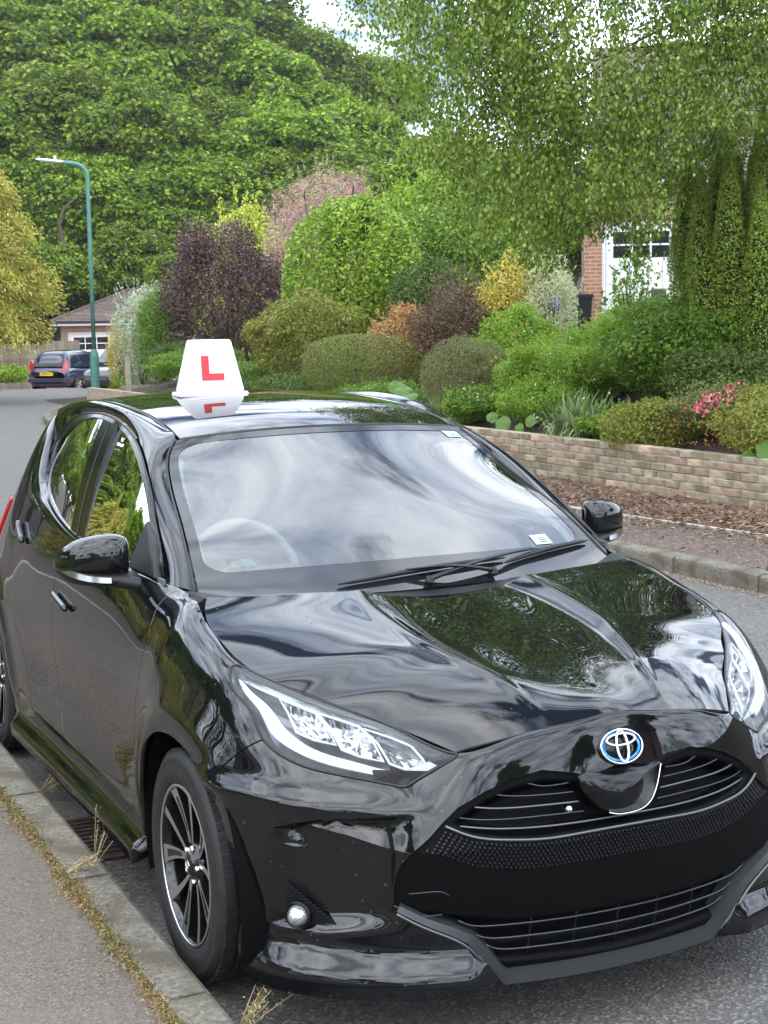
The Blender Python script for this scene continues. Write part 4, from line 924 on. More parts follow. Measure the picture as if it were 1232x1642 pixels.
def shrub(name, label, cat, x, y, z, rx, ry, h, n, ln, wd, m, seed, group=None, **k):
    rs = np.random.default_rng(seed); o = empty(name, (x, y, z), rs.uniform(0, 6), label=label, cat=cat, group=group)
    clumps = k.pop('clumps', 12); k['amp'] = k.get('amp', .2)*1.25
    V, F = crown(rs, n, (rx, ry, h/2), ln, wd, **k); V[:, 2] += h/2*1.0
    if clumps:      # ragged side growths and single shoots
        VV, FF, nn = [V], [F], len(V); ks = dict(k); ks.update(shell=.6, amp=.4, lumps=6, sharp=5, inner=.2); ks.pop('power', None)
        for i in range(clumps):
            d = rdir(rs, 1)[0]; d[2] = abs(d[2])*1.1-.15; d = d/np.linalg.norm(d); q = rs.uniform(.22, .42); c = d*np.array([rx, ry, h/2])*rs.uniform(.72, .98)+[0, 0, h/2]
            v, f = crown(rs, max(60, int(n*.045)), (rx*q, ry*q, h*.5*q), ln, wd, **ks); VV.append(v+c); FF.append(f+nn); nn += len(v)
        m_ = 40; d = rdir(rs, m_); d[:, 2] = np.abs(d[:, 2])*1.2; d = unit(d); P0 = d*np.array([rx, ry, h/2])+[0, 0, h/2]; dd = unit(d+[0, 0, .8]+rdir(rs, m_)*.4); L = rs.uniform(.06, .22, m_)*(rx+h)*.5
        t = rs.random((m_, 12)); C = (P0[:, None]+dd[:, None]*(t*L[:, None])[..., None]).reshape(-1, 3)+rs.normal(size=(m_*12, 3))*wd*.5
        v, f = leaves(C, np.repeat(dd, 12, 0)+rdir(rs, m_*12)*.8, rdir(rs, m_*12), ln*.8, wd*.8, rs); VV.append(v); FF.append(f+nn)
        V, F = np.concatenate(VV), np.concatenate(FF)
    f = mk('foliage', V, F, m, o, smooth=False)
    mb = MB(); stems(mb, rs, 9, h, min(rx, ry)*.8, max(.012, h*.012)); mb.build('stem', M_twig, o)
    return o
# ---------------------------------------------------------------- ground, roads, pavements, kerbs
M_road = noisy('road_asphalt', (.085, .085, .086), (.125, .124, .122), 90, .85, bump=.6, bscale=160, dist=.004, c3=(.135, .132, .126), s3=.7)
def asphalt(name, base, speck, dark, sc_=1.0, patch=(.1, .1, .1)):
    m = mat(name, base, .85, spec=.3); nt = m.node_tree; N = nt.nodes.new; L = nt.links.new; b = nt.nodes['Principled BSDF']
    tc = N('ShaderNodeTexCoord'); v = N('ShaderNodeTexVoronoi'); v.inputs['Scale'].default_value = 95*sc_; L(tc.outputs['Object'], v.inputs['Vector'])
    r = N('ShaderNodeValToRGB'); e = r.color_ramp.elements; e[0].position = 0; e[0].color = (*dark, 1); e[1].position = .55; e[1].color = (*base, 1)
    x = e.new(.80); x.color = (*base, 1); x = e.new(.88); x.color = (*speck, 1)
    sp = N('ShaderNodeSeparateColor'); L(v.outputs['Color'], sp.inputs[0]); L(sp.outputs[0], r.inputs[0])
    n = N('ShaderNodeTexNoise'); n.inputs['Scale'].default_value = 1.6; n.inputs['Detail'].default_value = 7; L(tc.outputs['Object'], n.inputs['Vector'])
    r2 = N('ShaderNodeValToRGB'); r2.color_ramp.elements[0].position = .38; r2.color_ramp.elements[1].position = .68; L(n.outputs['Fac'], r2.inputs[0])
    mxx = N('ShaderNodeMixRGB'); ms = N('ShaderNodeMath'); ms.operation = 'MULTIPLY'; ms.inputs[1].default_value = .5; L(r2.outputs[0], ms.inputs[0]); L(ms.outputs[0], mxx.inputs[0]); L(r.outputs[0], mxx.inputs[1]); mxx.inputs[2].default_value = (*patch, 1); L(mxx.outputs[0], b.inputs['Base Color'])
    n3 = N('ShaderNodeTexNoise'); n3.inputs['Scale'].default_value = 240*sc_; n3.inputs['Detail'].default_value = 3; L(tc.outputs['Object'], n3.inputs['Vector'])
    ad = N('ShaderNodeMath'); ad.operation = 'ADD'; L(v.outputs['Distance'], ad.inputs[0]); L(n3.outputs['Fac'], ad.inputs[1])
    bp = N('ShaderNodeBump'); bp.inputs['Strength'].default_value = .8; bp.inputs['Distance'].default_value = .006; L(ad.outputs[0], bp.inputs['Height']); L(bp.outputs[0], b.inputs['Normal']); return m
M_road = asphalt('road_asphalt', (.130, .125, .116), (.24, .23, .21), (.06, .058, .053), 1.2, (.155, .148, .136))
M_pave = asphalt('footway_asphalt', (.175, .148, .120), (.28, .245, .205), (.08, .066, .053), 2.3, (.205, .175, .142))
M_pave2 = asphalt('far_footway_asphalt', (.115, .088, .072), (.22, .18, .15), (.055, .042, .035), .6, (.10, .07, .055))
M_kerb = noisy('kerb_concrete', (.115, .105, .082), (.23, .21, .17), 55, .9, bump=1.0, bscale=130, dist=.008, c3=(.10, .088, .06), s3=7, rand=.10)
M_edging = noisy('concrete_edging', (.34, .32, .28), (.46, .43, .39), 30, .9, bump=.4)
M_soil = noisy('garden_soil', (.028, .02, .013), (.055, .04, .027), 12, .95, bump=.6, dist=.03)
M_grass = noisy('rough_grass', (.035, .07, .015), (.07, .12, .028), 5, .9, bump=.6, dist=.05)
M_litter = noisy('leaf_litter', (.075, .042, .026), (.17, .105, .07), 16, .95, bump=1.0, bscale=30, dist=.02, c3=(.22, .15, .11), s3=3)
M_pink = noisy('block_paving', (.30, .17, .13), (.40, .25, .20), 8, .85)
def sheet(name, P, z, m, kind='structure'):
    o = mk(name, [(x, y, z) for x, y in P], [tuple(range(len(P)))], m, smooth=False); return tag(o, kind=kind)
# one terrain sheet to the horizon: flat by the road, rising into the garden on the right and the wooded hill beyond
def ter(x, y):
    g = np.interp(x, [6.55, 7.0, 9, 12, 16, 22, 40], [0, .52, .95, 1.45, 1.75, 1.8, 1.8])*sstep(38, 26, y)*1.0
    g = np.where(y < -30, g*sstep(-60, -30, y), g)
    hill = sstep(62, 112, np.hypot(x+5, y))*np.where(y > 0, 1, 0)*11*sstep(10, 60, y)
    return -.03+g+hill-.035*np.clip(y-43, 0, 18)*np.where(np.abs(x) < 200, 1, 0)
xs = np.unique(np.r_[np.linspace(-420, -30, 24), np.linspace(-30, 6.5, 30), np.linspace(6.56, 24, 50), np.linspace(24, 420, 36)])
ys_ = np.unique(np.r_[np.linspace(-420, -10, 24), np.linspace(-10, 60, 90), np.linspace(60, 420, 44)])
XX, YY = np.meshgrid(xs, ys_, indexing='ij'); ZZ = ter(XX, YY); ny = len(ys_)
V = np.stack([XX, YY, ZZ], -1).reshape(-1, 3); F = [(i*ny+j, (i+1)*ny+j, (i+1)*ny+j+1, i*ny+j+1) for i in range(len(xs)-1) for j in range(ny-1)]
tag(mk('ground', V, F, M_soil), kind='structure')
road_P = [(-.905, -60), (4.2, -60), (4.2, 22)] + [(4.2+.02*k+ (k/8)**2.2*4.6, 22+k*1.65) for k in range(1, 9)] + [(60, 37.5), (60, 44), (-60, 44), (-60, 36), (-5, 36), (-2.2, 35), (-1.1, 33), (-.905, 30)]
sheet('road', road_P, -.004, M_road)
sheet('near_footway', [(-2.95, -60), (-1.03, -60), (-1.03, 30), (-2.95, 30)], .105, M_pave)
sheet('back_footway', [(-4.4, -60), (-3.01, -60), (-3.01, 30), (-4.4, 30)], .103, M_pave2)
sheet('verge', [(-40, -60), (-4.42, -60), (-4.42, 30), (-40, 30)], .10, M_grass)
far_edge = [(4.34, -60), (4.34, 22)] + [(4.34+.02*k+(k/8)**2.2*4.6, 22+k*1.65-.05) for k in range(1, 9)]
def edge_x(y): return np.interp(y, [-60, 5, 7.2, 9.5, 14, 24, 30, 34], [5.47, 5.44, 5.14, 5.05, 5.05, 5.2, 6.0, 7.6])
ey = np.r_[np.linspace(-60, 4, 8), np.linspace(5, 33, 29)]
sheet('far_footway', far_edge+[(9.6, 34.9), (7.9, 34.2)]+[(float(edge_x(y)), float(y)) for y in ey[::-1]], .104, M_pave2)
o = sheet('litter_strip', [(float(edge_x(y))+.05, float(y)) for y in ey]+[(8.2, 33.4), (7.2, 30), (6.5, 24), (6.46, 16), (6.46, -60)], .108, M_litter)
tag(mk('driveway', [(4, 44.0, .0), (24, 44.0, .0), (24, 62, -.635), (4, 62, -.635)], [(0, 1, 2, 3)], M_pink, smooth=False), kind='structure')
M_joint = mat('mortar_joint', (.09, .075, .055), .95)
def kerb(name, label, pts, w, h, L_=.915, r=.02, mat_=M_kerb):
    """a run of kerb stones along pts (road edge), each stone its own part"""
    o = empty(name, (pts[0][0], pts[0][1], 0), label=label, cat='kerb'); pts = np.array(pts, float)
    seg = np.linalg.norm(np.diff(pts, axis=0), axis=1); cum = np.r_[0, np.cumsum(seg)]; n = int(cum[-1]/L_); base = np.array([pts[0][0], pts[0][1], 0])
    r = math.copysign(r, w); ar = abs(r); mb = MB(); pr = [(0, -.12), (0, h-ar*1.6), (r*.25, h-ar*.5), (r, h), (w, h), (w, -.12)]; Vp = [(a, 0, b) for a, b in pr]+[(a, L_-.012, b) for a, b in pr]; k = len(pr)
    me = bpy.data.meshes.new('kerb_stone'); me.from_pydata(Vp, [], [tuple(range(k)), tuple(range(2*k-1, k-1, -1))]+[(i, k+i, k+(i+1) % k, (i+1) % k) for i in range(k)]); me.materials.append(mat_)
    rn = random.Random(5)
    for i in range(n):
        d = (i+.0)*L_; x = np.interp(d, cum, pts[:, 0]); y = np.interp(d, cum, pts[:, 1]); x2 = np.interp(d+L_, cum, pts[:, 0]); y2 = np.interp(d+L_, cum, pts[:, 1])
        a = math.atan2(-(x2-x), y2-y); s = bpy.data.objects.new('kerb_stone', me); col.objects.link(s); s.parent = o; s.location = (x-base[0], y-base[1], rn.uniform(-.003, .003)); s.rotation_euler = (rn.uniform(-.003, .003), rn.uniform(-.006, .006), a); s.scale = (w/abs(w), 1, 1) if w > 0 else (1, 1, 1)
    return o
kerb('near_kerb', 'pale weathered concrete kerb beside the black hatchback, moss along its back edge', [(-.905, -7.67), (-.905, 30)], -.125, .112)
fk = [(4.2, 1.2), (4.2, 22)] + [(4.2+.02*k+(k/8)**2.2*4.6, 22+k*1.65) for k in range(1, 9)]
kerb('far_kerb', 'grey concrete kerb on the far side of the road below the brick wall', fk, .14, .112)
# edgings
mb = MB()
ek = [(float(edge_x(y)), float(y)) for y in np.linspace(2, 33, 34)]; eo = empty('far_edging', (0, 0, 0)); tag(eo, 'thin pale concrete edging strip between far pavement and leaf litter', 'edging')
for i in range(len(ek)-1):
    (x0, y0), (x1, y1) = ek[i], ek[i+1]; mb = MB(); mb.add([(x0, y0+.008, .09), (x0+.055, y0+.008, .09), (x1+.055, y1, .09), (x1, y1, .09), (x0, y0+.008, .118), (x0+.055, y0+.008, .118), (x1+.055, y1, .118), (x1, y1, .118)], [(4,5,6,7),(0,1,5,4),(2,3,7,6),(3,0,4,7),(1,2,6,5)]); mb.build('edging_stone', M_edging, eo)
mb = MB(); mb.box((-3.01, -20, .05), (-2.95, 30, .122)); tag(mb.build('near_edging', M_edging), 'pale edging strip along the back of the near pavement', 'edging')
# moss and weeds behind the near kerb, sand line under the far kerb
M_moss = leafmat('dry_moss', (.16, .085, .022), (.30, .19, .07), (.42, .34, .18), .1)
M_moss2 = leafmat('green_moss', (.06, .07, .015), (.17, .16, .04), (.30, .26, .10), .1)
rs = np.random.default_rng(3)
def tufts(name, X0, Y, n, ln, m, z=.108, jx=.03, up=.6, wd=.35):
    y = rs.uniform(Y[0], Y[1], n); dn = np.interp(y, np.linspace(Y[0], Y[1], 60), rs.random(60)**1.5); k = rs.random(n) < .25+.75*dn; y = y[k]; n = len(y)
    x = X0+rs.normal(size=n)*jx*(.5+dn[k]); C = np.stack([x, y, z+rs.random(n)*.008], -1); D = rdir(rs, n); D[:, 2] = np.abs(D[:, 2])*up+.05
    s = rs.uniform(.4, 1.4, n); V, F = leaves(C, D, rdir(rs, n), ln*s, ln*wd*s, rs); return tag(mk(name, V, F, m, smooth=False), kind='stuff')
tufts('moss', -1.045, (-2.2, 7), 60000, .009, M_moss, jx=.020); tufts('moss', -1.04, (-2.2, 7), 22000, .012, M_moss2, jx=.016)
tufts('leaf_litter_crumbs', -1.10, (-2.2, 6), 2500, .009, M_moss, jx=.10, up=.1)
M_litl = leafmat('brown_litter', (.06, .03, .018), (.17, .10, .06), (.32, .22, .15), .1)
y = rs.uniform(3, 18, 26000); x = edge_x(y)+.06+rs.random(len(y))*(6.42-edge_x(y)-.06)*np.clip(rs.random(len(y))**.7+.15, 0, 1)
x = np.where(rs.random(len(y)) < .18, edge_x(y)-rs.exponential(.25, len(y)), x); x = np.clip(x, 4.36, 6.44)
D = rdir(rs, len(y)); D[:, 2] *= .25; s = rs.uniform(.5, 1.6, len(y)); V, F = leaves(np.stack([x, y, .113+rs.random(len(y))*.018], -1), D, rdir(rs, len(y))+[0, 0, 1.4], .045*s, .014*s, rs); tag(mk('leaf_litter', V, F, M_litl, smooth=False), kind='stuff')
M_sand = leafmat('orange_grit', (.36, .16, .07), (.45, .26, .14), (.5, .4, .3), .0)
y = rs.uniform(1, 22, 9000); x = 4.17-np.abs(rs.normal(size=len(y)))*.045; D = rdir(rs, len(y)); D[:, 2] *= .2; s = rs.uniform(.4, 1.3, len(y))
V, F = leaves(np.stack([x, y, .001+rs.random(len(y))*.004], -1), D, rdir(rs, len(y))+[0, 0, 2], .012*s, .010*s, rs); tag(mk('grit', V, F, M_sand, smooth=False), kind='stuff')
# ---------------------------------------------------------------- near gutter: iron drain grate, dry weeds
M_iron = noisy('rusty_iron', (.03, .022, .018), (.085, .05, .035), 40, .8, bump=.5)
gl = empty('drain_grate', (-.66, 1.22, 0), label='rusty iron drain grate in the gutter beside the black hatchback front wheel', cat='drain')
mb = MB()
for a in (((-.22,-.23,-.002),(.22,-.205,.006)), ((-.22,.205,-.002),(.22,.23,.006)), ((-.22,-.205,-.002),(-.195,.205,.006)), ((.195,-.205,-.002),(.22,.205,.006))): mb.box(*a)
mb.build('grate_frame', M_iron, gl)
for i in range(10):
    y0 = -.20+i*.041; mb = MB(); mb.box((-.195, y0, -.002), (.195, y0+.020, .005)); mb.build('grate_bar', M_iron, gl)
mb = MB(); mb.box((-.195, -.205, -.0035), (.195, .205, -.0025)); mb.build('grate_pit', M_void, gl)
M_dry = leafmat('dry_weed', (.28, .22, .10), (.42, .34, .18), (.50, .44, .28), .2)
def weed(name, label, x, y, z, h, n, seed, lean=(.1, 0)):
    r = np.random.default_rng(seed); o = empty(name, (x, y, z), label=label, cat='weed'); mb = MB(); C = []
    for i in range(n):
        a = r.uniform(0, 6.28); k = np.linspace(0, 1, 7)[:, None]; e = np.array([math.cos(a)*h*r.uniform(.15, .6)+lean[0], math.sin(a)*h*r.uniform(.15, .6)+lean[1], h*r.uniform(.55, 1)])
        P = e*np.c_[k**1.3, k**1.3, k]; mb.tube(P, np.interp(k[:, 0], [0, 1], [.0022, .0009]), 4)
        for j in range(14): t = r.uniform(.45, 1); C.append(e*np.array([t**1.3, t**1.3, t])+r.normal(size=3)*.008)
    mb.build('stalk', M_dry, o); C = np.array(C); m = len(C); V, F = leaves(C, rdir(r, m)+[0, 0, .6], rdir(r, m), r.uniform(.008, .02, m), .005, r); tag(mk('seed_heads', V, F, M_dry, o, smooth=False), kind='stuff'); return o
weed('dry_weed', 'wispy dry weed growing from the gutter by the front wheel', -.875, .92, 0, .27, 7, 2, (.06, -.02))
weed('dry_weed', 'small dry grass tuft at the kerb edge behind the taller weed', -.88, 1.75, .0, .12, 8, 5)
weed('dry_weed', 'dry grass tuft at the kerb end in the bottom of the picture', -.87, -.42, 0, .13, 12, 8)
weed('dry_weed', 'flattened straw-coloured weed on the joint of the near kerb', -1.03, .62, .11, .06, 8, 9, (.08, 0))
M_oil = noisy('oil_stain', (.045, .042, .038), (.10, .095, .088), 14, .8)
rs5 = np.random.default_rng(9)
for i, (x, y, r0, lab) in enumerate(((.15, -1.25, .06, 'small dark oil stain on the road in front of the bumper'), (-.62, -1.0, .09, 'dark oil stain on the road by the near front corner'), (1.05, -1.05, .05, 'small dark spot on the road right of the grille'))):
    a = np.linspace(0, 2*np.pi, 40)[:-1]; rr0 = r0*(1+.35*np.sin(3*a+i)+.25*np.sin(7*a+2*i)+.12*rs5.normal(size=39)); V = [(x, y, .0015)]+[(x+q*math.cos(t)*1.3, y+q*math.sin(t), .0015) for q, t in zip(rr0, a)]
    tag(mk('oil_stain', V, [(0, 1+j, 1+(j+1) % 39) for j in range(39)], M_oil, smooth=False), lab, 'stain')
# ---------------------------------------------------------------- brick wall
BR = [noisy('wall_brick_%d' % i, a, b_, 26, .9, bump=.7, bscale=70, dist=.006, c3=c, s3=9, rand=.30) for i, (a, b_, c) in enumerate((((.22,.145,.09),(.30,.215,.14),(.35,.29,.20)), ((.20,.16,.11),(.29,.24,.17),(.35,.31,.23)), ((.29,.18,.12),(.35,.24,.17),(.38,.31,.23)), ((.20,.165,.11),(.29,.24,.16),(.18,.16,.10)), ((.15,.12,.09),(.23,.19,.14),(.30,.26,.19))))]
M_mortar = noisy('pale_mortar', (.33, .27, .19), (.46, .39, .29), 30, .95, bump=.5)
wl_ = empty('garden_wall', (6.45, 5.3, .1), label='low weathered brick retaining wall holding up the planted garden', cat='wall')
bm_meshes = []
for k in range(15):
    rr = random.Random(k); mb = MB(); j = lambda: rr.uniform(-.003, .003)
    x0, x1, y0, y1, z0, z1 = 0, .10, 0, .213, 0, .064
    c = .006
    V = [(x0+c, y0+j(), z0+j()), (x0+c, y1+j(), z0+j()), (x0+c, y1+j(), z1+j()), (x0+c, y0+j(), z1+j())]
    Vi = [(x0+j()*.7, y0+c, z0+c), (x0+j()*.7, y1-c, z0+c), (x0+j()*.7, y1-c, z1-c), (x0+j()*.7, y0+c, z1-c)]; Vb = [(x1, v[1], v[2]) for v in V]
    me = bpy.data.meshes.new('brick'); me.from_pydata(Vi+V+Vb, [], [(3,2,1,0)]+[(i, (i+1) % 4, 4+(i+1) % 4, 4+i) for i in range(4)]+[(4+i, 4+(i+1) % 4, 8+(i+1) % 4, 8+i) for i in range(4)]+[(8,9,10,11)]); me.materials.append(BR[(k*7) % 5 if k else 0]); bm_meshes.append(me)
rr = random.Random(11)
for r in range(6):
    for i in range(44):
        y = i*.2255-(.113 if r % 2 else 0)
        b_ = bpy.data.objects.new('brick', rr.choice(bm_meshes)); col.objects.link(b_); b_.parent = wl_
        b_.location = (rr.uniform(-.007, .006), y, r*.0745+.003+.004*math.sin(y*.9)); b_.rotation_euler = (rr.uniform(-.014, .014), 0, rr.uniform(-.02, .02))
mb = MB(); mb.box((.008, -.1, -.05), (.14, 9.8, .438)); mb.build('mortar_bed', M_mortar, wl_)
mb = MB(); mb.box((.14, -.1, -.05), (.20, 9.8, .40)); mb.build('wall_backing', M_mortar, wl_)
mb = MB(); mb.box((6.47, -20, -.1), (6.62, 5.18, .52)); o = mb.build('wall_return', BR[1]); tag(o, 'plain continuation of the brick garden wall beyond the right edge', 'wall')
mb = MB(); mb.box((6.47, 15.1, -.1), (6.62, 30, .50)); o = mb.build('wall_return', BR[1]); tag(o, 'plain far stretch of the brick garden wall behind the parked hatchback', 'wall')
# ---------------------------------------------------------------- garden plants
G = dict(strap=leafmat('strap_leaf', (.08, .15, .04), (.16, .25, .07), (.38, .40, .20), .3), broad=leafmat('broad_leaf', (.06, .14, .02), (.10, .20, .03), None, .25),
 olive=leafmat('olive_leaf', (.08, .10, .02), (.19, .21, .06), (.28, .28, .11), .25), box=leafmat('box_leaf', (.07, .10, .012), (.17, .20, .030), (.26, .28, .06), .25),
 laurel=leafmat('laurel_leaf', (.08, .18, .006), (.24, .38, .018), (.40, .52, .06), .3, .3), mid=leafmat('mid_green_leaf', (.06, .14, .010), (.15, .27, .020), (.25, .38, .05), .35),
 rg=leafmat('bronze_green_leaf', (.12, .18, .015), (.26, .33, .04), (.30, .15, .06), .3), purple=leafmat('purple_leaf', (0.035, 0.018, 0.020), (0.106, 0.056, 0.056), (0.213, 0.131, 0.106), .2),
 pink=leafmat('pink_brown_plume', (0.275, 0.163, 0.125), (0.500, 0.338, 0.275), (0.650, 0.475, 0.388), .3), lime=leafmat('lime_leaf', (0.246, 0.336, 0.025), (0.517, 0.588, 0.062), (0.735, 0.700, 0.125), .4),
 copper=leafmat('copper_leaf', (0.375, 0.163, 0.062), (0.525, 0.275, 0.138), (0.500, 0.400, 0.125), .3), maroon=leafmat('dark_red_leaf', (0.056, 0.020, 0.015), (0.150, 0.062, 0.037), (0.125, 0.150, 0.050), .2),
 yellow=leafmat('yellow_leaf', (0.425, 0.375, 0.037), (0.700, 0.600, 0.112), (0.750, 0.625, 0.225), .4), cream=leafmat('variegated_leaf', (0.325, 0.375, 0.163), (0.625, 0.625, 0.400), (0.775, 0.750, 0.575), .3),
 yew=leafmat('yew_leaf', (.13, .20, .022), (.30, .41, .050), (.44, .54, .11), .2), silver=leafmat('silver_willow_leaf', (0.275, 0.350, 0.188), (0.525, 0.587, 0.413), (0.688, 0.725, 0.562), .3),
 gold=leafmat('golden_conifer_leaf', (0.213, 0.213, 0.025), (0.450, 0.413, 0.062), (0.600, 0.525, 0.125), .25), fresh=leafmat('fresh_green_leaf', (.10, .22, .010), (.25, .42, .025), (.38, .50, .07), .4),
 dark=leafmat('dark_green_leaf', (0.039, 0.067, 0.012), (0.090, 0.146, 0.022), (0.141, 0.213, 0.030), .3), pinkf=leafmat('pink_petal', (.60, .05, .12), (.75, .15, .25), (.8, .3, .35), .3),
 red=leafmat('red_tip_leaf', (.35, .04, .03), (.5, .10, .05), (.3, .3, .05), .3), bfl=leafmat('blue_petal', (.15, .15, .55), (.3, .3, .75)), wfl=leafmat('white_petal', (.7, .7, .68), (.85, .8, .8)),
 oak=leafmat('oak_leaf', (.050, .115, .006), (.155, .265, .012), (.32, .43, .035), .4, .5, rand=.22), birch=leafmat('birch_leaf', (.06, .12, .012), (.19, .28, .030), (.33, .42, .09), .38, .38))
def gz(x, y): return float(ter(np.array([x]), np.array([y]))[0])
def S(name, label, x, y, zt, rx, ry, n, ln, wd, m, seed, cat='shrub', z=None, **k):
    z0 = gz(x, y)-.03 if z is None else z; return shrub(name, label, cat, x, y, z0, rx, ry, zt-z0, n, ln, wd, G[m], seed, **k)
S('grey_green_bush', 'round fine-leaved olive bush behind the wall, nearest the car roof', 7.55, 14.1, 1.56, .62, .62, 26000, .030, .009, 'olive', 1, amp=.10, outw=.9, up=.5, lumps=40, power=2.3, clumps=4)
S('clipped_bush', 'smooth clipped dark olive dome bush left of the round olive one', 7.75, 17.9, 1.63, .97, .9, 30000, .028, .016, 'box', 2, amp=.035, shell=.10, outw=1.0, up=.2, lumps=30, power=2.5, clumps=0)
S('bronze_green_bush', 'yellow-green bush with bronze tips between L box and clipped dome', 8.3, 21.4, 2.30, 1.02, .95, 12000, .075, .028, 'rg', 3, amp=.12, power=2.2)
S('laurel_bush', 'tall domed bright green laurel with glossy leaves', 9.9, 23, 4.16, 1.32, 1.3, 17000, .105, .045, 'laurel', 4, amp=.05, shell=.12, outw=.7, power=2.3, up=.45, clumps=6)
S('purple_smoke_bush', 'large dark purple-leaved bush above the L box', 9.9, 30.4, 4.15, 1.50, 1.4, 22000, .085, .032, 'purple', 5, amp=.22, shell=.35, lumps=50, sharp=26)
S('lime_tree_bush', 'lime green rounded treetop behind the purple bush', 12.6, 36.6, 5.15, 1.45, 1.3, 9000, .13, .06, 'lime', 6, amp=.14, clumps=3)
S('tamarisk', 'feathery pink-brown tamarisk behind the domed laurel', 12.5, 30.4, 5.7, 2.0, 1.4, 30000, .12, .018, 'pink', 7, amp=.24, lumps=60, sharp=30, shell=.35, up=.6, clumps=6)
S('green_bush', 'light green tree between tamarisk and the birch foliage', 13.2, 26.3, 5.1, 1.35, 1.2, 9000, .11, .06, 'fresh', 8, cat='tree', amp=.25, shell=.4)
S('green_bush', 'mid green bush under the birch and above the maroon shrub', 12.4, 24.6, 3.7, 1.25, 1.2, 10000, .09, .05, 'mid', 9, amp=.2)
S('copper_bush', 'low copper-orange bush beside the clipped dome', 8.7, 18.3, 2.02, .60, .5, 5000, .05, .022, 'copper', 10, amp=.2)
S('maroon_bush', 'dark maroon feathery shrub above the round olive bush', 9.1, 17.4, 2.28, .85, .7, 9000, .06, .018, 'maroon', 11, amp=.35, shell=.5, lumps=40)
S('maroon_bush', 'small maroon shrub left of the yellow maple', 9.9, 18.6, 2.60, .70, .6, 5000, .06, .018, 'maroon', 12, amp=.35, shell=.5, lumps=40)
S('yellow_maple', 'bright yellow shrub next to the cream variegated one', 9.9, 17.1, 2.78, .44, .45, 4200, .060, .030, 'yellow', 13, amp=.3, shell=.4)
S('cream_bush', 'cream variegated shrub left of the white garage doors', 10.4, 16.7, 2.80, .52, .5, 6500, .055, .018, 'cream', 14, amp=.25, shell=.35)
S('green_bush', 'bright green bush at the foot of the yellow maple', 9.2, 15.6, 1.95, .75, .6, 9000, .055, .02, 'fresh', 15, amp=.3, shell=.5)
S('flower_bank', 'loose fresh green perennials with pink flowers right of the olive bush', 8.0, 12.35, 1.50, .85, .8, 20000, .05, .016, 'fresh', 16, cat='plant', amp=.25, shell=.5, up=.6)
S('flower_bank', 'leafy green perennials left of the strap-leaved clump', 7.35, 11.9, 1.05, .50, .65, 9000, .045, .016, 'fresh', 161, cat='plant', amp=.25, shell=.5, up=.6)
S('green_bush', 'dense deep green shrub left of the columnar conifer', 8.6, 10.7, 1.92, .95, .85, 22000, .055, .030, 'mid', 17, amp=.2, shell=.4)
S('green_bush', 'dark green shrub tucked under the columnar conifer', 8.3, 9.3, 1.45, .8, .8, 12000, .05, .028, 'dark', 18, amp=.2, shell=.4)
S('green_bush', 'feathery green bush in front of the white garage doors', 9.6, 12.2, 2.10, .80, .7, 12000, .055, .020, 'mid', 19, amp=.35, shell=.5)
S('yellow_green_mound', 'low yellow-green mound spilling over the brick wall', 6.95, 9.0, .93, .38, .75, 9000, .035, .016, 'rg', 20, cat='plant', amp=.25, shell=.4)
S('brown_green_mound', 'brownish small-leaved shrub above the yellow-green mound', 7.45, 8.6, 1.12, .45, .6, 6500, .035, .014, 'olive', 21, cat='plant', amp=.3, shell=.5)
S('azalea', 'azalea with pink flowers and red tips on the wall at right', 7.0, 7.3, 1.12, .42, .75, 9000, .034, .018, 'rg', 22, amp=.25, shell=.4)
S('variegated_bush', 'pale yellow-green shrub at the right edge above the azalea', 7.6, 7.05, 1.42, .50, .5, 5000, .045, .022, 'cream', 23, amp=.25, shell=.4)
S('silver_willow', 'silvery pale willow shrub in front of the far garage', 8.6, 32.9, 2.86, .78, .75, 7000, .09, .022, 'silver', 24, amp=.3, shell=.5, up=.7)
S('green_bush', 'upright dark green bush left of the L box', 8.7, 31.4, 2.60, .72, .7, 12000, .05, .024, 'mid', 25, amp=.12, shell=.3)
S('golden_bush', 'bright golden conifer bush right of the lamp post', 8.6, 34.9, 1.88, .36, .36, 5000, .055, .020, 'yellow', 26, amp=.25, shell=.4)
S('green_bush', 'low green plants at the foot of the lamp post', 8.55, 34.2, .62, .42, .4, 2500, .05, .02, 'fresh', 27, amp=.25, shell=.4, z=.0)
S('green_bush', 'brown-green shrub below the golden conifer bush', 8.95, 34.6, 1.15, .45, .45, 3500, .045, .018, 'rg', 28, amp=.25, shell=.4, z=.0)
S('green_bush', 'blue-green low shrub right of the L box', 8.0, 25.5, 1.45, .55, .6, 6000, .04, .016, 'mid', 29, amp=.2, shell=.4)
S('green_bush', 'dark evergreen behind the copper and maroon bushes', 10.6, 21, 2.9, .9, .9, 9000, .07, .03, 'dark', 30, amp=.2, shell=.4)
S('green_bush', 'dark hedge in front of the far trees beside the birch', 13.2, 24.2, 4.6, 1.6, 1.2, 16000, .08, .04, 'mid', 31, amp=.2, shell=.4)
S('fence_plant', 'low leafy green plant in front of the far wooden fence', 8.75, 50.3, .55, .75, .6, 1500, .12, .08, 'fresh', 33, cat='plant', amp=.2, z=.0)
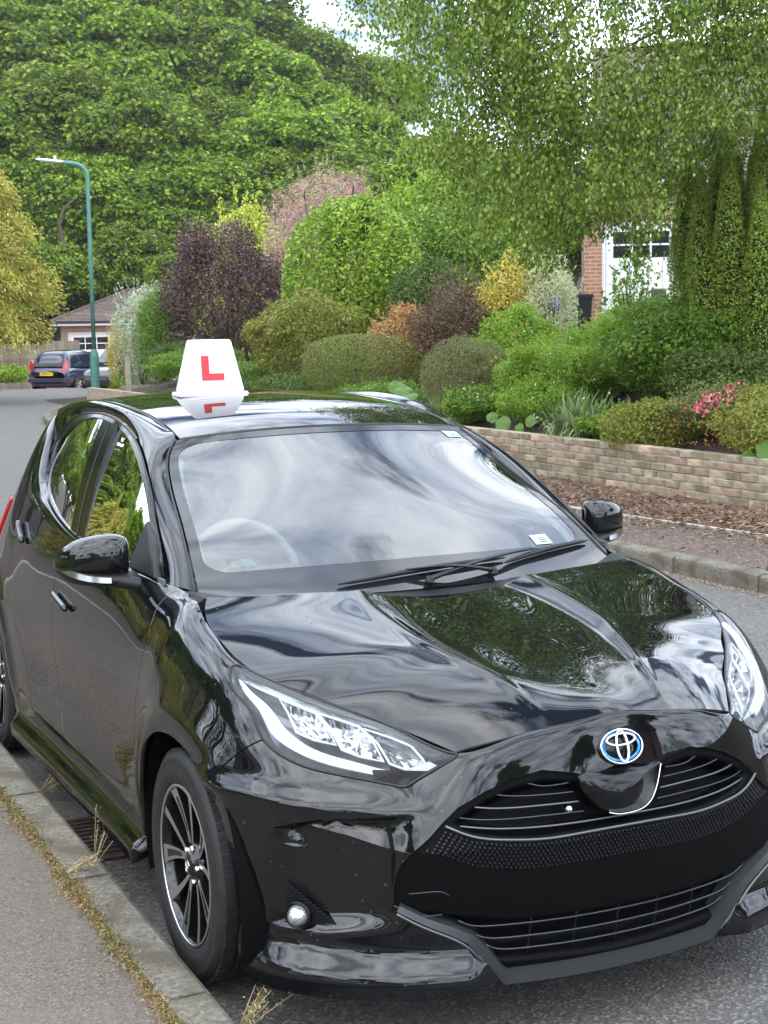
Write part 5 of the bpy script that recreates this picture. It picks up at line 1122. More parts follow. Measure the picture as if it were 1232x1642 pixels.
for i, (x, y, zt, rx, m) in enumerate(((7.2, 16.2, .95, .7, 'mid'), (7.4, 19.6, 1.0, .9, 'dark'), (7.6, 22.5, 1.15, .9, 'mid'), (8.4, 13.9, 1.45, .6, 'fresh'), (9.9, 13.8, 1.75, .8, 'mid'), (8.6, 12.6, 1.75, .8, 'fresh'), (7.2, 13.2, .95, .55, 'mid'), (8.0, 27, 1.3, .9, 'mid'), (8.6, 29.2, 1.5, .9, 'dark'), (11.2, 19.5, 2.1, .9, 'mid'), (11.0, 15.0, 2.05, .8, 'fresh'), (7.0, 9.7, .85, .4, 'mid'), (7.6, 8.0, .95, .6, 'dark'), (7.1, 6.4, .9, .5, 'mid'))):
    S('ground_cover_bush', ['low bush between the round olive bush and clipped dome', 'dark low bush behind the clipped dome', 'low bush right of the bronze-tipped bush', 'fresh green bush behind the round olive bush', 'bush at the top of the flower bank by the white doors', 'leafy bush on the flower bank, middle height', 'low green plants between the olive bush and the flower bank', 'low bush under the purple bush', 'dark bush under the left side of the purple bush', 'bush below the green bush under the birch', 'leafy bush right of the cream variegated one', 'low leaves between strap plant and yellow-green mound', 'dark low bush behind the azalea', 'low bush past the azalea at the right edge'][i], x, y, zt, rx, rx, int(9000*rx), .05, .022, m, 200+i, cat='bush', amp=.35, shell=.5)
S('green_bush', 'sparse leafy sprays in front of the white garage doors', 10.4, 14.4, 2.55, .42, .42, 700, .075, .035, 'mid', 320, amp=.4, shell=.8, clumps=3)
# flowers dotted over the bank
def dots(name, label, m, pts, n, ln, seed, spread=.12, cat='flowers'):  # tiny blooms, too small to pick apart
    r = np.random.default_rng(seed); C = np.concatenate([np.array(p)+r.normal(size=(n, 3))*spread for p in pts]); k = len(C)
    V, F = leaves(C, rdir(r, k), rdir(r, k)+[-.6, -1, .6], ln*r.uniform(.7, 1.3, k), ln*r.uniform(.6, 1, k), r); return tag(mk(name, V, F, G[m], smooth=False), label, cat, kind='stuff' if n > 20 else None)
dots('azalea_flowers', 'cluster of hot pink azalea blooms above the wall at right', 'pinkf', [(6.74, 7.78, 1.02), (6.78, 7.55, 1.06), (6.72, 7.95, .95)], 34, .034, 1, .055)
dots('red_leaf_tips', 'scattered red leaf tips on the azalea over the wall', 'red', [(6.62, 7.2, .80), (6.6, 7.6, .72), (6.62, 7.95, .68), (6.6, 6.9, .7), (6.62, 7.4, .62)], 26, .026, 2, .10)
dots('red_leaf_tips', 'orange-red shoots on the pale shrub at the right edge', 'red', [(7.2, 6.95, 1.36), (7.15, 7.2, 1.3)], 14, .03, 21, .06)
dots('pink_flowers', 'small pink flowers at the left end of the flower bank', 'pinkf', [(7.3, 12.9, 1.30), (7.35, 12.4, 1.42)], 8, .035, 3, .09)
dots('white_flowers', 'tiny white flowers scattered through the green flower bank', 'wfl', [(7.35, 12.1, 1.38), (7.1, 11.4, .9), (6.95, 10.2, .95), (6.9, 10.6, .75), (7.05, 13.2, .95)], 7, .028, 4, .16)
dots('pale_pink_flowers', 'pale pink flowers over the wall next to the olive bush', 'wfl', [(6.85, 12.5, .85)], 5, .03, 5, .07)
dots('blue_flowers', 'blue iris flowers in front of the cream variegated shrub', 'bfl', [(9.3, 14.7, 2.02)], 16, .04, 6, .05)
# strap leaved clump and big round leaves
def straps(name, label, x, y, z, n, L_, seed, m, w=.022):
    r = np.random.default_rng(seed); V = []; F = []
    for i in range(n):
        a = r.uniform(0, 6.28); l = L_*r.uniform(.6, 1.1); out = r.uniform(.3, .95); k = np.linspace(0, 1, 7)
        px = np.cos(a)*out*l*k**1.1*.8; py = np.sin(a)*out*l*k**1.1*.8; pz = l*(k*(1.15-.5*out)-(k**2.4)*(.75*out)); P = np.stack([px, py, pz], -1)+r.normal(size=3)*[.12, .16, .0]; sd = np.array([-math.sin(a), math.cos(a), 0])*w*.5
        b0 = len(V)
        for j in range(7): wj = 1-abs(k[j]*1.6-.6)**2*.4 if k[j] < .95 else .15; V += [P[j]-sd*wj, P[j]+sd*wj]
        F += [(b0+2*j, b0+2*j+1, b0+2*j+3, b0+2*j+2) for j in range(6)]
    o = mk(name, V, F, G[m], smooth=True, loc=(x, y, z)); return tag(o, label, 'plant')
straps('strap_leaf_plant', 'clump of long arching strap leaves spilling over the brick wall', 6.85, 10.2, .50, 260, .72, 1, 'strap')
straps('strap_leaf_plant', 'second looser strap-leaved clump behind the first', 7.25, 10.8, .55, 140, .66, 2, 'strap', .016)
def bigleaf(name, label, pts, m):
    o = empty(name, pts[0][:3], label=label, cat='plant')
    for (x, y, z, r_, tilt, az) in pts:
        r_ *= .72
        t = np.linspace(0, 2*np.pi, 33)[:-1]; V = [(0, 0, 0)]+[(r_*.5*math.cos(a), r_*.55*math.sin(a), .10*r_*math.cos(2*a)+.03*r_*math.sin(8*a)) for a in t]+[(r_*math.cos(a)*(1+.06*math.sin(7*a)), r_*math.sin(a)*1.15, -.12*r_+.10*r_*math.sin(5*a)) for a in t]; F = [(0, 1+i, 1+(i+1) % 32) for i in range(32)]+[(1+i, 33+i, 33+(i+1) % 32, 1+(i+1) % 32) for i in range(32)]
        mk('leaf', V, F, G[m], o, smooth=True, loc=(x-pts[0][0], y-pts[0][1], z-pts[0][2]), rot=(tilt, 0, az))
        mb = MB(); mb.tube(np.array([(x-pts[0][0], y-pts[0][1], z-pts[0][2]), (x-pts[0][0]+.1, y-pts[0][1]+.05, z-pts[0][2]-.25)]), .006, 5); mb.build('stem', G[m], o)
    return o
bigleaf('large_leaf_plant', 'broad rounded green leaves leaning over the wall by the car', [(6.62, 11.5, .60, .13, 1.0, -.9), (6.60, 11.1, .56, .09, 1.3, -1.2), (6.68, 11.85, .66, .10, .8, -.6), (6.66, 10.95, .66, .09, 1.1, -1.0)], 'broad')
bigleaf('large_leaf_plant', 'pale green broad leaves showing above the car roof', [(7.0, 14.9, .86, .17, .6, -.6), (7.1, 15.3, .90, .16, .8, -.3), (6.95, 14.55, .80, .13, .5, -1)], 'broad')
bigleaf('large_leaf_plant', 'pale green broad leaves right of the L box base', [(7.3, 24.2, .95, .22, .8, -.6), (7.5, 24.9, 1.0, .20, .7, -.2)], 'broad')
bigleaf('large_leaf_plant', 'big lobed green leaf over the wall at the right edge', [(6.52, 6.75, .62, .11, 1.1, -.8), (6.50, 6.55, .56, .10, 1.3, -1.1), (6.5, 6.95, .53, .09, 1.2, -.6)], 'broad')
# ---------------------------------------------------------------- columnar conifer on the right: upright fluted plumes that join low down
M_inner = noisy('conifer_shade_core', (.028, .045, .010), (.05, .075, .018), 30, .95)
def conifer(name, label, x, y, z, plumes, m, seed, n=5200, ln=.055, wd=.022, cat='conifer', up=.9, group=None):
    r = np.random.default_rng(seed); o = empty(name, (x, y, z), label=label, cat=cat, group=group); VV = []; nn = 0; FF = []
    for (px, py, z0, z1, rad) in plumes:
        k = int(n*rad*(z1-z0)); t = r.random(k); a = r.uniform(0, 6.28, k); prof = np.sin(np.pi*np.clip(t*.78+.20, 0, 1))**.55*(1-.55*t**3)
        rr_ = rad*prof*(1+.08*np.sin(9*t+a*2)+.06*r.normal(size=k))*(1-.2*r.random(k)**2); cv = .62+.38*np.clip(t*1.8, 0, 1); P = np.stack([px*cv+rr_*np.cos(a), py*cv+rr_*np.sin(a), z0+(z1-z0)*t], -1)
        out = np.stack([np.cos(a), np.sin(a), 0*a], -1); D = unit(out*.8+np.array([0, 0, up*.5])+rdir(r, k)*1.0); V, F = leaves(P, D, unit(out+rdir(r, k)*.5), ln*r.uniform(.6, 1.3, k), wd*r.uniform(.7, 1.3, k), r)
        VV.append(V); FF.append(F+nn); nn += len(V)
    mk('foliage', np.concatenate(VV), np.concatenate(FF), m, o, smooth=False)
    for (px, py, z0, z1, rad) in plumes:  # solid dark cores added in the plumes to block light and darken crevices
        t = np.linspace(0, 1, 10); prof = np.sin(np.pi*np.clip(t*.78+.20, 0, 1))**.55*(1-.55*t**3); cv = .62+.38*np.clip(t*1.8, 0, 1)
        mb = MB(); mb.tube(np.stack([px*cv, py*cv, z0+(z1-z0)*t], -1), rad*prof*.55, 8); mb.build('shade_core', M_inner, o, smooth=True)
    mb = MB(); mb.tube(np.array([(0, 0, -.1), (.02, 0, 1.2), (0, .02, max(p[3] for p in plumes)*.7)]), [.14, .10, .03], 8); mb.build('trunk', M_barkd, o); return o
r_ = np.random.default_rng(40); pl = []
for ring, (cnt, d) in enumerate(((16, 1.04), (9, .62), (4, .26))):
    for i in range(cnt):
        a = 2*math.pi*(i+.5*ring)/cnt+r_.uniform(-.05, .05); dd_ = d*r_.uniform(.95, 1.04); pl.append((math.cos(a)*dd_, math.sin(a)*dd_, .45+.35*dd_**2*r_.uniform(.4, 1.5), 3.75-.55*dd_**2+r_.uniform(-.45, .25), r_.uniform(.205, .25)))
conifer('columnar_conifer', 'massive fluted dark green conifer with a rounded foot, right edge', 9.5, 10.3, .42, pl, G['yew'], 41, n=17000, ln=.033, wd=.021)
# golden conifer at the left edge, drooping layered sprays
def layered(name, label, x, y, z, H, R, n, m, seed, ln=.10, wd=.04, group=None, lowz=.5):
    r = np.random.default_rng(seed); o = empty(name, (x, y, z), label=label, cat='conifer', group=group); k = 150; C = []; Dd = []
    per = n//k
    for i in range(k):
        t = r.random()**.85; a = r.uniform(0, 6.28); rad = R*(1-t**1.6)**.8*r.uniform(.62, 1.05); hh = lowz+t*(H-lowz-.1); m_ = per; s = r.random(m_)**.6; w = .42*(1-.3*t)
        px = rad*s*math.cos(a)+r.normal(size=m_)*w*s*.45; py = rad*s*math.sin(a)+r.normal(size=m_)*w*s*.45; pz = hh+.25*R*.3*np.sin(np.pi*s)-.55*s**3+r.normal(size=m_)*.10; C.append(np.stack([px, py, pz], -1)); Dd.append(np.tile([math.cos(a), math.sin(a), -.7], (m_, 1)))
    C = np.concatenate(C); Dd = np.concatenate(Dd); q = len(C); V, F = leaves(C, unit(Dd)+rdir(r, q)*.5, rdir(r, q)+[0, 0, .8], ln*r.uniform(.6, 1.3, q), wd*r.uniform(.7, 1.3, q), r)
    mk('foliage', V, F, m, o, smooth=False); mb = MB(); mb.tube(np.array([(0, 0, -.2), (0, 0, H*.5), (0, 0, H*.9)]), [.22, .14, .03], 8); mb.build('trunk', M_barkd, o); return o
layered('golden_conifer', 'large golden-green conifer at the left edge beside the road', 4.95, 35.8, 0.0, 7.4, 2.5, 120000, G['gold'], 50, .10, .04, lowz=1.75)
# ---------------------------------------------------------------- birch overhanging from the right
def birch(x, y, z):
    r = np.random.default_rng(60); o = empty('birch_tree', (x, y, z), label='big birch with hanging leafy branches over the garden, top right', cat='tree'); base = np.array([x, y, z])
    mb = MB(); mb.tube(np.array([(0, 0, -.3), (-.05, 0, 2), (-.1, .05, 4), (.1, .0, 7), (.2, .1, 9)]), [.24, .2, .17, .11, .04], 10); mb.build('trunk', noisy('birch_bark', (.30, .27, .23), (.5, .48, .44), 9, .8, bump=.4, c3=(.05, .04, .035), s3=6), o, smooth=True)
    cen = np.array([7.9, 10.0, 6.0])-base; rad = np.array([4.2, 2.5, 4.1]); mb = MB(); tips = []
    for i in range(95):
        d = rdir(r, 1)[0]; d[2] = d[2]*.9-.05; e = cen+d*rad*r.uniform(.55, .95); s = np.array([0, 0, r.uniform(2.5, 7)]); k = np.linspace(0, 1, 8)[:, None]; P = s+(e-s)*k+np.array([0, 0, 1])*np.sin(np.pi*k)*.5; P[:, 2] -= (k[:, 0]**3)*.5
        if (e+base)[2] < 3.9 and (e+base)[0] > 6.2 or (e+base)[2] < 3.0: continue
        mb.tube(P, np.interp(k[:, 0], [0, 1], [.035, .006]), 5); tips.append(P)
    mb.build('branches', M_bark, o, smooth=True)
    # bough seen over the garage
    C = []; W = []; cl = lumpy(r, 34, .5, 10)
    n = 6600
    for i in range(n):
        d = rdir(r, 1); rr = float(cl(d)[0])*r.uniform(.35, 1.0)**.6; p = cen+d[0]*rad*rr*.95
        wp = p+base
        # ragged lower rim of the canopy; thinner towards the left where sky shows through
        lo = np.interp(wp[0]-.62*(wp[1]-9.5), [4.0, 4.35, 5.1, 6.1, 6.45, 6.95, 7.15, 7.35, 7.7, 8.8], [3.4, 2.9, 2.3, 2.4, 2.8, 2.8, 2.25, 2.35, 3.5, 3.6])+.09*(9.5-wp[1])
        if wp[2] < lo: continue
        if wp[0] > 7.5 and wp[1] > 9.0 and r.random() < .45: continue
        if math.sin(wp[0]*2.3+1.2*wp[2])*math.sin(wp[2]*2.1-wp[1]*1.1) > .62: continue
        L_ = min(r.uniform(.35, 1.1), wp[2]-lo+.06); m_ = int(14+40*L_); t = r.random(m_)
        sw = r.normal(size=2)*.25; q = p+np.stack([.065*r.normal(size=m_)*(.5+t)+sw[0]*t*t*L_, .065*r.normal(size=m_)*(.5+t)+sw[1]*t*t*L_, -L_*t], -1); C.append(q)
    C = np.concatenate(C); k = len(C); D = unit(rdir(r, k)*.6+[0, 0, -.9]); V, F = leaves(C, D, unit(rdir(r, k)+[-.3, -.5, .5]), .052*r.uniform(.6, 1.25, k), .036*r.uniform(.7, 1.2, k), r)
    mk('foliage', V, F, G['birch'], o, smooth=False); return o
birch(9.9, 8.6, .9)
# ---------------------------------------------------------------- wood beyond: a few oak crowns, copied
def oak(name, label, seed, n, R, H, ln, m, group):
    r = np.random.default_rng(seed); o = empty(name, (0, 0, 0), label=label, cat='tree', group=group); VV = []; FF = []; nn = 0
    L_ = 95
    for i in range(L_):
        d = rdir(r, 1)[0]; d[2] = abs(d[2])*1.0-.35; c = d*np.array([R*.78, R*.78, H*.36])*r.uniform(.55, 1)+[0, 0, H*.60]; s = R*r.uniform(.15, .27); k = n//L_
        V, F = crown(r, k, (s*1.15, s*1.15, s*.72), ln, ln*.75, lumps=8, amp=.4, sharp=6, shell=.4, up=.7, inner=.08, bottom=-.55); V += c; VV.append(V); FF.append(F+nn); nn += len(V)
    mk('foliage', np.concatenate(VV), np.concatenate(FF), m, o, smooth=False)
    mb = MB(); mb.tube(np.array([(0, 0, -1), (.1, 0, H*.25), (0, .1, H*.6)]), [R*.075, R*.055, R*.03], 8); mb.build('trunk', M_bark, o, smooth=True)
    for i in range(9):
        a = r.uniform(0, 6.28); k = np.linspace(0, 1, 6)[:, None]; s = np.array([0, 0, H*r.uniform(.22, .5)]); e = np.array([math.cos(a)*R*.6, math.sin(a)*R*.6, H*r.uniform(.5, .8)]); mb = MB(); mb.tube(s+(e-s)*k+np.array([0, 0, -1])*np.sin(np.pi*k)*R*.05, np.interp(k[:, 0], [0, 1], [R*.03, R*.008]), 6); mb.build('limb', M_bark, o)
    return o
def copytree(o, loc, rz, s, label):
    c = o.copy(); col.objects.link(c); c.location = loc; c.rotation_euler = (0, 0, rz); c.scale = s if hasattr(s, '__len__') else (s, s, s); c['label'] = label
    for ch in o.children:
        d = ch.copy(); col.objects.link(d); d.parent = c
    return c
WG = 'woodland trees on the hill beyond the street'
protos = [oak('oak_tree', '', 70+i, 34000, 5.2, 15, .27, G['oak'], WG) for i in range(4)]
def camray(u, D):    # world x,y at photo column u (0..1232) and ground distance D
    a = _yaw+math.atan((u-616)/2454.6); return -2.019+D*math.sin(a), -3.778+D*math.cos(a)
lay = []   # (u, D, scale, label)
rr = random.Random(77)
W1 = ['left edge', 'behind the lamp head', 'right of the lamp post', 'above the far garage', 'above the purple bush', 'left of the tamarisk', 'above the tamarisk', 'right of the tamarisk', 'behind the left side of the birch']
front = [(-40, 66, .62, 'dark understory tree behind the golden conifer at the left edge'), (95, 70, .60, 'dark low tree just behind the far garage roof'), (215, 72, .66, 'low spreading tree over the right end of the far garage'), (330, 66, .60, 'low tree crown directly behind the purple smoke bush'), (455, 64, .62, 'low tree crown filling the gap left of the tamarisk'), (585, 62, .60, 'low tree crown behind the tamarisk'), (700, 60, .62, 'low tree behind the light green tree by the birch')]
mid = [(-30, 80, .98, 'tall oak rising over the golden conifer at the left edge'), (110, 84, 1.02, 'tall oak behind the lamp head'), (235, 80, 1.0, 'tall oak right of the lamp post, middle row'), (350, 84, .95, 'tall oak above the purple smoke bush, middle row'), (470, 80, .92, 'tall oak above the gap between purple bush and tamarisk'), (575, 84, .85, 'oak just left of the birch foliage, middle row'), (690, 80, .70, 'oak half hidden by the left side of the birch'), (800, 78, .66, 'oak hidden behind the middle of the birch'), (920, 74, .60, 'oak behind the birch above the garage roof')]
back = [(-10, 100, 1.45, 'tallest oak at the top left corner of the wood'), (140, 104, 1.45, 'high back-row oak left of the picture centre'), (280, 100, 1.42, 'high back-row oak above the middle of the wood'), (400, 106, 1.25, 'high back-row oak on the ridge below the sky gap'), (515, 104, 1.0, 'back-row oak at the edge of the open sky'), (620, 108, .84, 'furthest oak on the skyline beside the birch'), (60, 92, 1.2, 'upper oak between the lamp and the left edge'), (205, 92, 1.22, 'upper oak above the street lamp arm'), (330, 94, 1.18, 'upper oak in the middle of the wood'), (440, 92, 1.0, 'upper oak above the tamarisk, centre of the wood')]
front += [(-20, 77, .86, 'oak trunk row tree behind the golden conifer, left'), (70, 77, .86, 'oak between golden conifer and lamp column, second row'), (165, 77, .86, 'oak just right of the lamp column, second row'), (255, 77, .86, 'oak above the silvery willow, second row'), (345, 77, .86, 'oak over the purple bush, second row'), (430, 77, .86, 'oak over the lime treetop, second row'), (520, 77, .86, 'oak over the tamarisk, second row'), (600, 77, .86, 'oak over the laurel dome, second row'), (740, 46, .72, 'dark tree behind the left part of the birch, seen through its leaves'), (850, 44, .62, 'dark tree behind the birch left of the orange brick garage'), (30, 76, .7, 'shaded tree in the gap between lamp post and golden conifer'), (155, 78, .72, 'shaded tree filling the gap over the far garage ridge'), (275, 76, .7, 'shaded tree between far garage and purple bush'), (395, 75, .7, 'shaded tree behind the lime treetop'), (520, 74, .7, 'shaded tree left of the tamarisk, lower wood'), (640, 72, .7, 'shaded tree right of the tamarisk, lower wood')]
mid += [(-170, 72, .95, 'wood tree past the left edge of the picture, first'), (-320, 70, .9, 'wood tree past the left edge of the picture, second'), (-480, 68, .95, 'wood tree past the left edge of the picture, third'), (-660, 66, .9, 'wood tree past the left edge of the picture, fourth'), (-860, 64, .95, 'wood tree past the left edge of the picture, fifth'), (-1080, 62, .9, 'wood tree past the left edge of the picture, sixth'), (-250, 84, 1.25, 'tall back tree past the left edge, first'), (-420, 82, 1.2, 'tall back tree past the left edge, second'), (-600, 80, 1.2, 'tall back tree past the left edge, third'), (-800, 78, 1.2, 'tall back tree past the left edge, fourth'), (-110, 60, .5, 'low wood tree past the left edge, first'), (-240, 58, .5, 'low wood tree past the left edge, second'), (-400, 57, .5, 'low wood tree past the left edge, third'), (-580, 56, .5, 'low wood tree past the left edge, fourth'), (-780, 54, .5, 'low wood tree past the left edge, fifth')]
for i, (u, D, s, lab) in enumerate(front+mid+back):
    x, y = camray(u, D); z = gz(x, y)-(1.6 if i < 23 else .3); p = protos[i % 4]
    if i < 4: p.location = (x, y, z); p.rotation_euler = (0, 0, rr.uniform(0, 6)); p.scale = (s, s, s); p['label'] = lab
    else: copytree(p, (x, y, z), rr.uniform(0, 6.28), (s*rr.uniform(.9, 1.1), s*rr.uniform(.9, 1.1), s), lab)
mb = MB(); x0, y0 = camray(126, 71); k = np.linspace(0, 1, 10)[:, None]
dt = empty('dead_tree', (x0, y0, -.2), label='bare crooked brown tree trunk behind the far garage', cat='tree')
mb = MB(); mb.tube(np.array([(.25, 0, 0), (.15, 0, 2.5), (-.05, 0, 4.6), (-.30, 0, 5.8), (-.45, 0, 6.8), (-.15, 0, 7.5), (.35, 0, 7.9)]), [.26, .22, .17, .12, .08, .05, .02], 8); mb.build('trunk', M_bark, dt, smooth=True)
mb = MB(); mb.tube(np.array([(.08, 0, 3.6), (.5, 0, 4.6), (.55, 0, 5.3)]), [.12, .07, .03], 6); mb.build('limb', M_bark, dt, smooth=True)
# hedges and trees on the near left and behind the camera, seen in the paintwork
layered('golden_conifer', 'tall golden conifer in the left garden, out of the picture', -4.9, 12.5, .1, 3.6, 1.0, 16000, G['gold'], 51, .11, .05)
layered('golden_conifer', 'second golden conifer further down the left garden, out of view', -5.6, 17.5, .1, 4.6, 1.3, 14000, G['gold'], 52, .12, .055)
for i, (x, y, s, lab) in enumerate(((-8.5, 14, .5, 'garden tree left of the near pavement, mid street, out of view'), (-13, 13, .62, 'tree behind the left gardens, out of view'), (-10.5, 6, .5, 'garden tree abreast of the car on the left, out of view'), (-14, 27, .7, 'tree beside the tan house, out of view'), (-19, 35, .9, 'tree behind the tan house, out of view'), (-8.5, 20, .42, 'small garden tree left of the pavement, out of view'), (-7.5, 27, .5, 'garden tree left of the pavement past the tan house, out of view'), (-12, 36, .8, 'tall tree at the end of the left gardens, out of view'), (-9, 31, .85, 'tree at the bend of the left gardens, out of view'), (-15, 40, 1.0, 'tree beyond the tan house, out of view'), (-5, 47, .8, 'tree across the far road, left of the picture'), (-12, 9, .62, 'garden tree left of the road, outside the picture'), (-10, 24, .60, 'tree far down the left gardens, out of view'), (-30, -12, .6, 'tree in the garden behind the camera on the left'), (-11, -34, .62, 'tree behind the camera beside the road'), (13, -36, .62, 'tree behind the camera on the right'), (17, -4, .7, 'tree to the right, outside the picture'), (-22, 34, .9, 'large tree beyond the left gardens'), (2, -42, .8, 'distant tree at the road end behind the camera'), (-30, -25, 1., 'large tree far behind the camera on the left'), (26, -28, 1., 'large tree far behind the camera on the right'))):
    copytree(protos[i % 4], (x, y, 0), i*1.3, s, lab)
for i, (x, y, h, w, m, lab) in enumerate(((-7.2, 8.5, 3.4, 1.5, 'mid', 'tall hedge on the left beyond the pavement, out of view'), (-7.4, 3.5, 3.2, 1.5, 'dark', 'tall dark hedge left of the camera, out of view'), (-7.6, 12.5, 3.6, 1.5, 'mid', 'tall hedge further down the left side, out of view'), (-4.7, 3.2, 1.0, 1.0, 'gold', 'low hedge by the near pavement, left of the picture'), (-5.0, 6.2, 1.4, 1.3, 'gold', 'garden bush by the near pavement, left of the picture'), (-5.0, -2, 1.0, 1.4, 'box', 'hedge behind the near pavement beside the camera'), (-5.4, -8, 1.3, 1.6, 'mid', 'hedge behind the camera'))):
    S('garden_hedge', lab, x, y, h+.1, w, w*1.4, 6000, .07, .035, m, 90+i, cat='hedge', amp=.15, z=.1)
# ---------------------------------------------------------------- street lamp
M_green = noisy('lamp_green_paint', (.075, .20, .165), (.10, .24, .20), 12, .45, bump=.1)
M_lampw = mat('lamp_white', (.75, .76, .75), .4)
lx, ly = camray(158, 39.2); lp = empty('street_lamp', (lx, ly, .10), label='tall green street lamp with a white head on the pavement corner', cat='street lamp')
rz_ = -_yaw; lp.rotation_euler = (0, 0, rz_)
mb = MB(); mb.lathe([(.115, 0), (.115, 1.0), (.105, 1.08), (.062, 1.2)], 16); mb.build('post_base', M_green, lp, smooth=True)
mb = MB(); k = np.linspace(0, math.pi/2, 8); P = [(0, 0, 1.15), (0, 0, 3.5), (0, 0, 5.45)]+[(-.32*math.sin(a)*1-.0, 0, 5.45+.33*(math.sin(a))) if False else (-.40*(1-math.cos(a)), 0, 5.45+.32*math.sin(a)) for a in k[1:]]+[(-.62, 0, 5.80)]
mb.tube(np.array(P), .052, 10); mb.build('post_column', M_green, lp, smooth=True)
mb = MB(); hs = [(-.55, .045, .03, 5.80), (-.70, .09, .04, 5.815), (-1.0, .11, .045, 5.845), (-1.18, .09, .035, 5.87), (-1.26, .03, .015, 5.885)]; V = []; n = 14
for X_, a, b_, z_ in hs: V += [(X_, a*math.cos(t), z_+b_*math.sin(t)) for t in np.linspace(0, 2*np.pi, n, endpoint=False)]
F = [(i*n+j, i*n+(j+1) % n, (i+1)*n+(j+1) % n, (i+1)*n+j) for i in range(4) for j in range(n)]+[tuple(range(n)), tuple(4*n+j for j in range(n))]
mb.add(V, F); mb.build('lamp_head', M_lampw, lp, smooth=True)
mb = MB(); mb.lathe([(0, .10), (.03, .095), (.035, .03), (.035, 0)], 10, M=Matrix.Translation((-.78, 0, 5.86))); mb.build('photocell', M_lampw, lp, smooth=True)
# ---------------------------------------------------------------- far garage, fence, posts
M_brickfar = None
def brickmat(name, c1, c2, mortar, scale=1.0):
    m = mat(name, c1, .9); nt = m.node_tree; N = nt.nodes.new; L = nt.links.new; b = nt.nodes['Principled BSDF']; tc = N('ShaderNodeTexCoord'); mp = N('ShaderNodeMapping'); mp.inputs['Rotation'].default_value = (math.radians(90), 0, 0)
    L(tc.outputs['Object'], mp.inputs[0]); br = N('ShaderNodeTexBrick'); br.inputs['Scale'].default_value = 1; br.inputs['Brick Width'].default_value = .225; br.inputs['Row Height'].default_value = .075; br.inputs['Mortar Size'].default_value = .009
    br.inputs['Color1'].default_value = (*c1, 1); br.inputs['Color2'].default_value = (*c2, 1); br.inputs['Mortar'].default_value = (*mortar, 1); L(mp.outputs[0], br.inputs[0]); L(br.outputs[0], b.inputs['Base Color']); return m
M_bwall = brickmat('orange_brickwork', (.36, .17, .105), (.29, .13, .085), (.42, .34, .26)); M_bwall2 = brickmat('brown_brickwork', (.24, .13, .09), (.33, .19, .13), (.35, .3, .24))
M_wpaint = mat('white_door_paint', (.80, .81, .82), .35); M_pane = mat('dark_window_glass', (.015, .017, .02), .08, spec=.8); M_tile = noisy('roof_tile', (.085, .062, .052), (.14, .105, .09), 8, .85, rand=.15)
M_soffit = mat('black_gutter', (.012, .012, .013), .5)
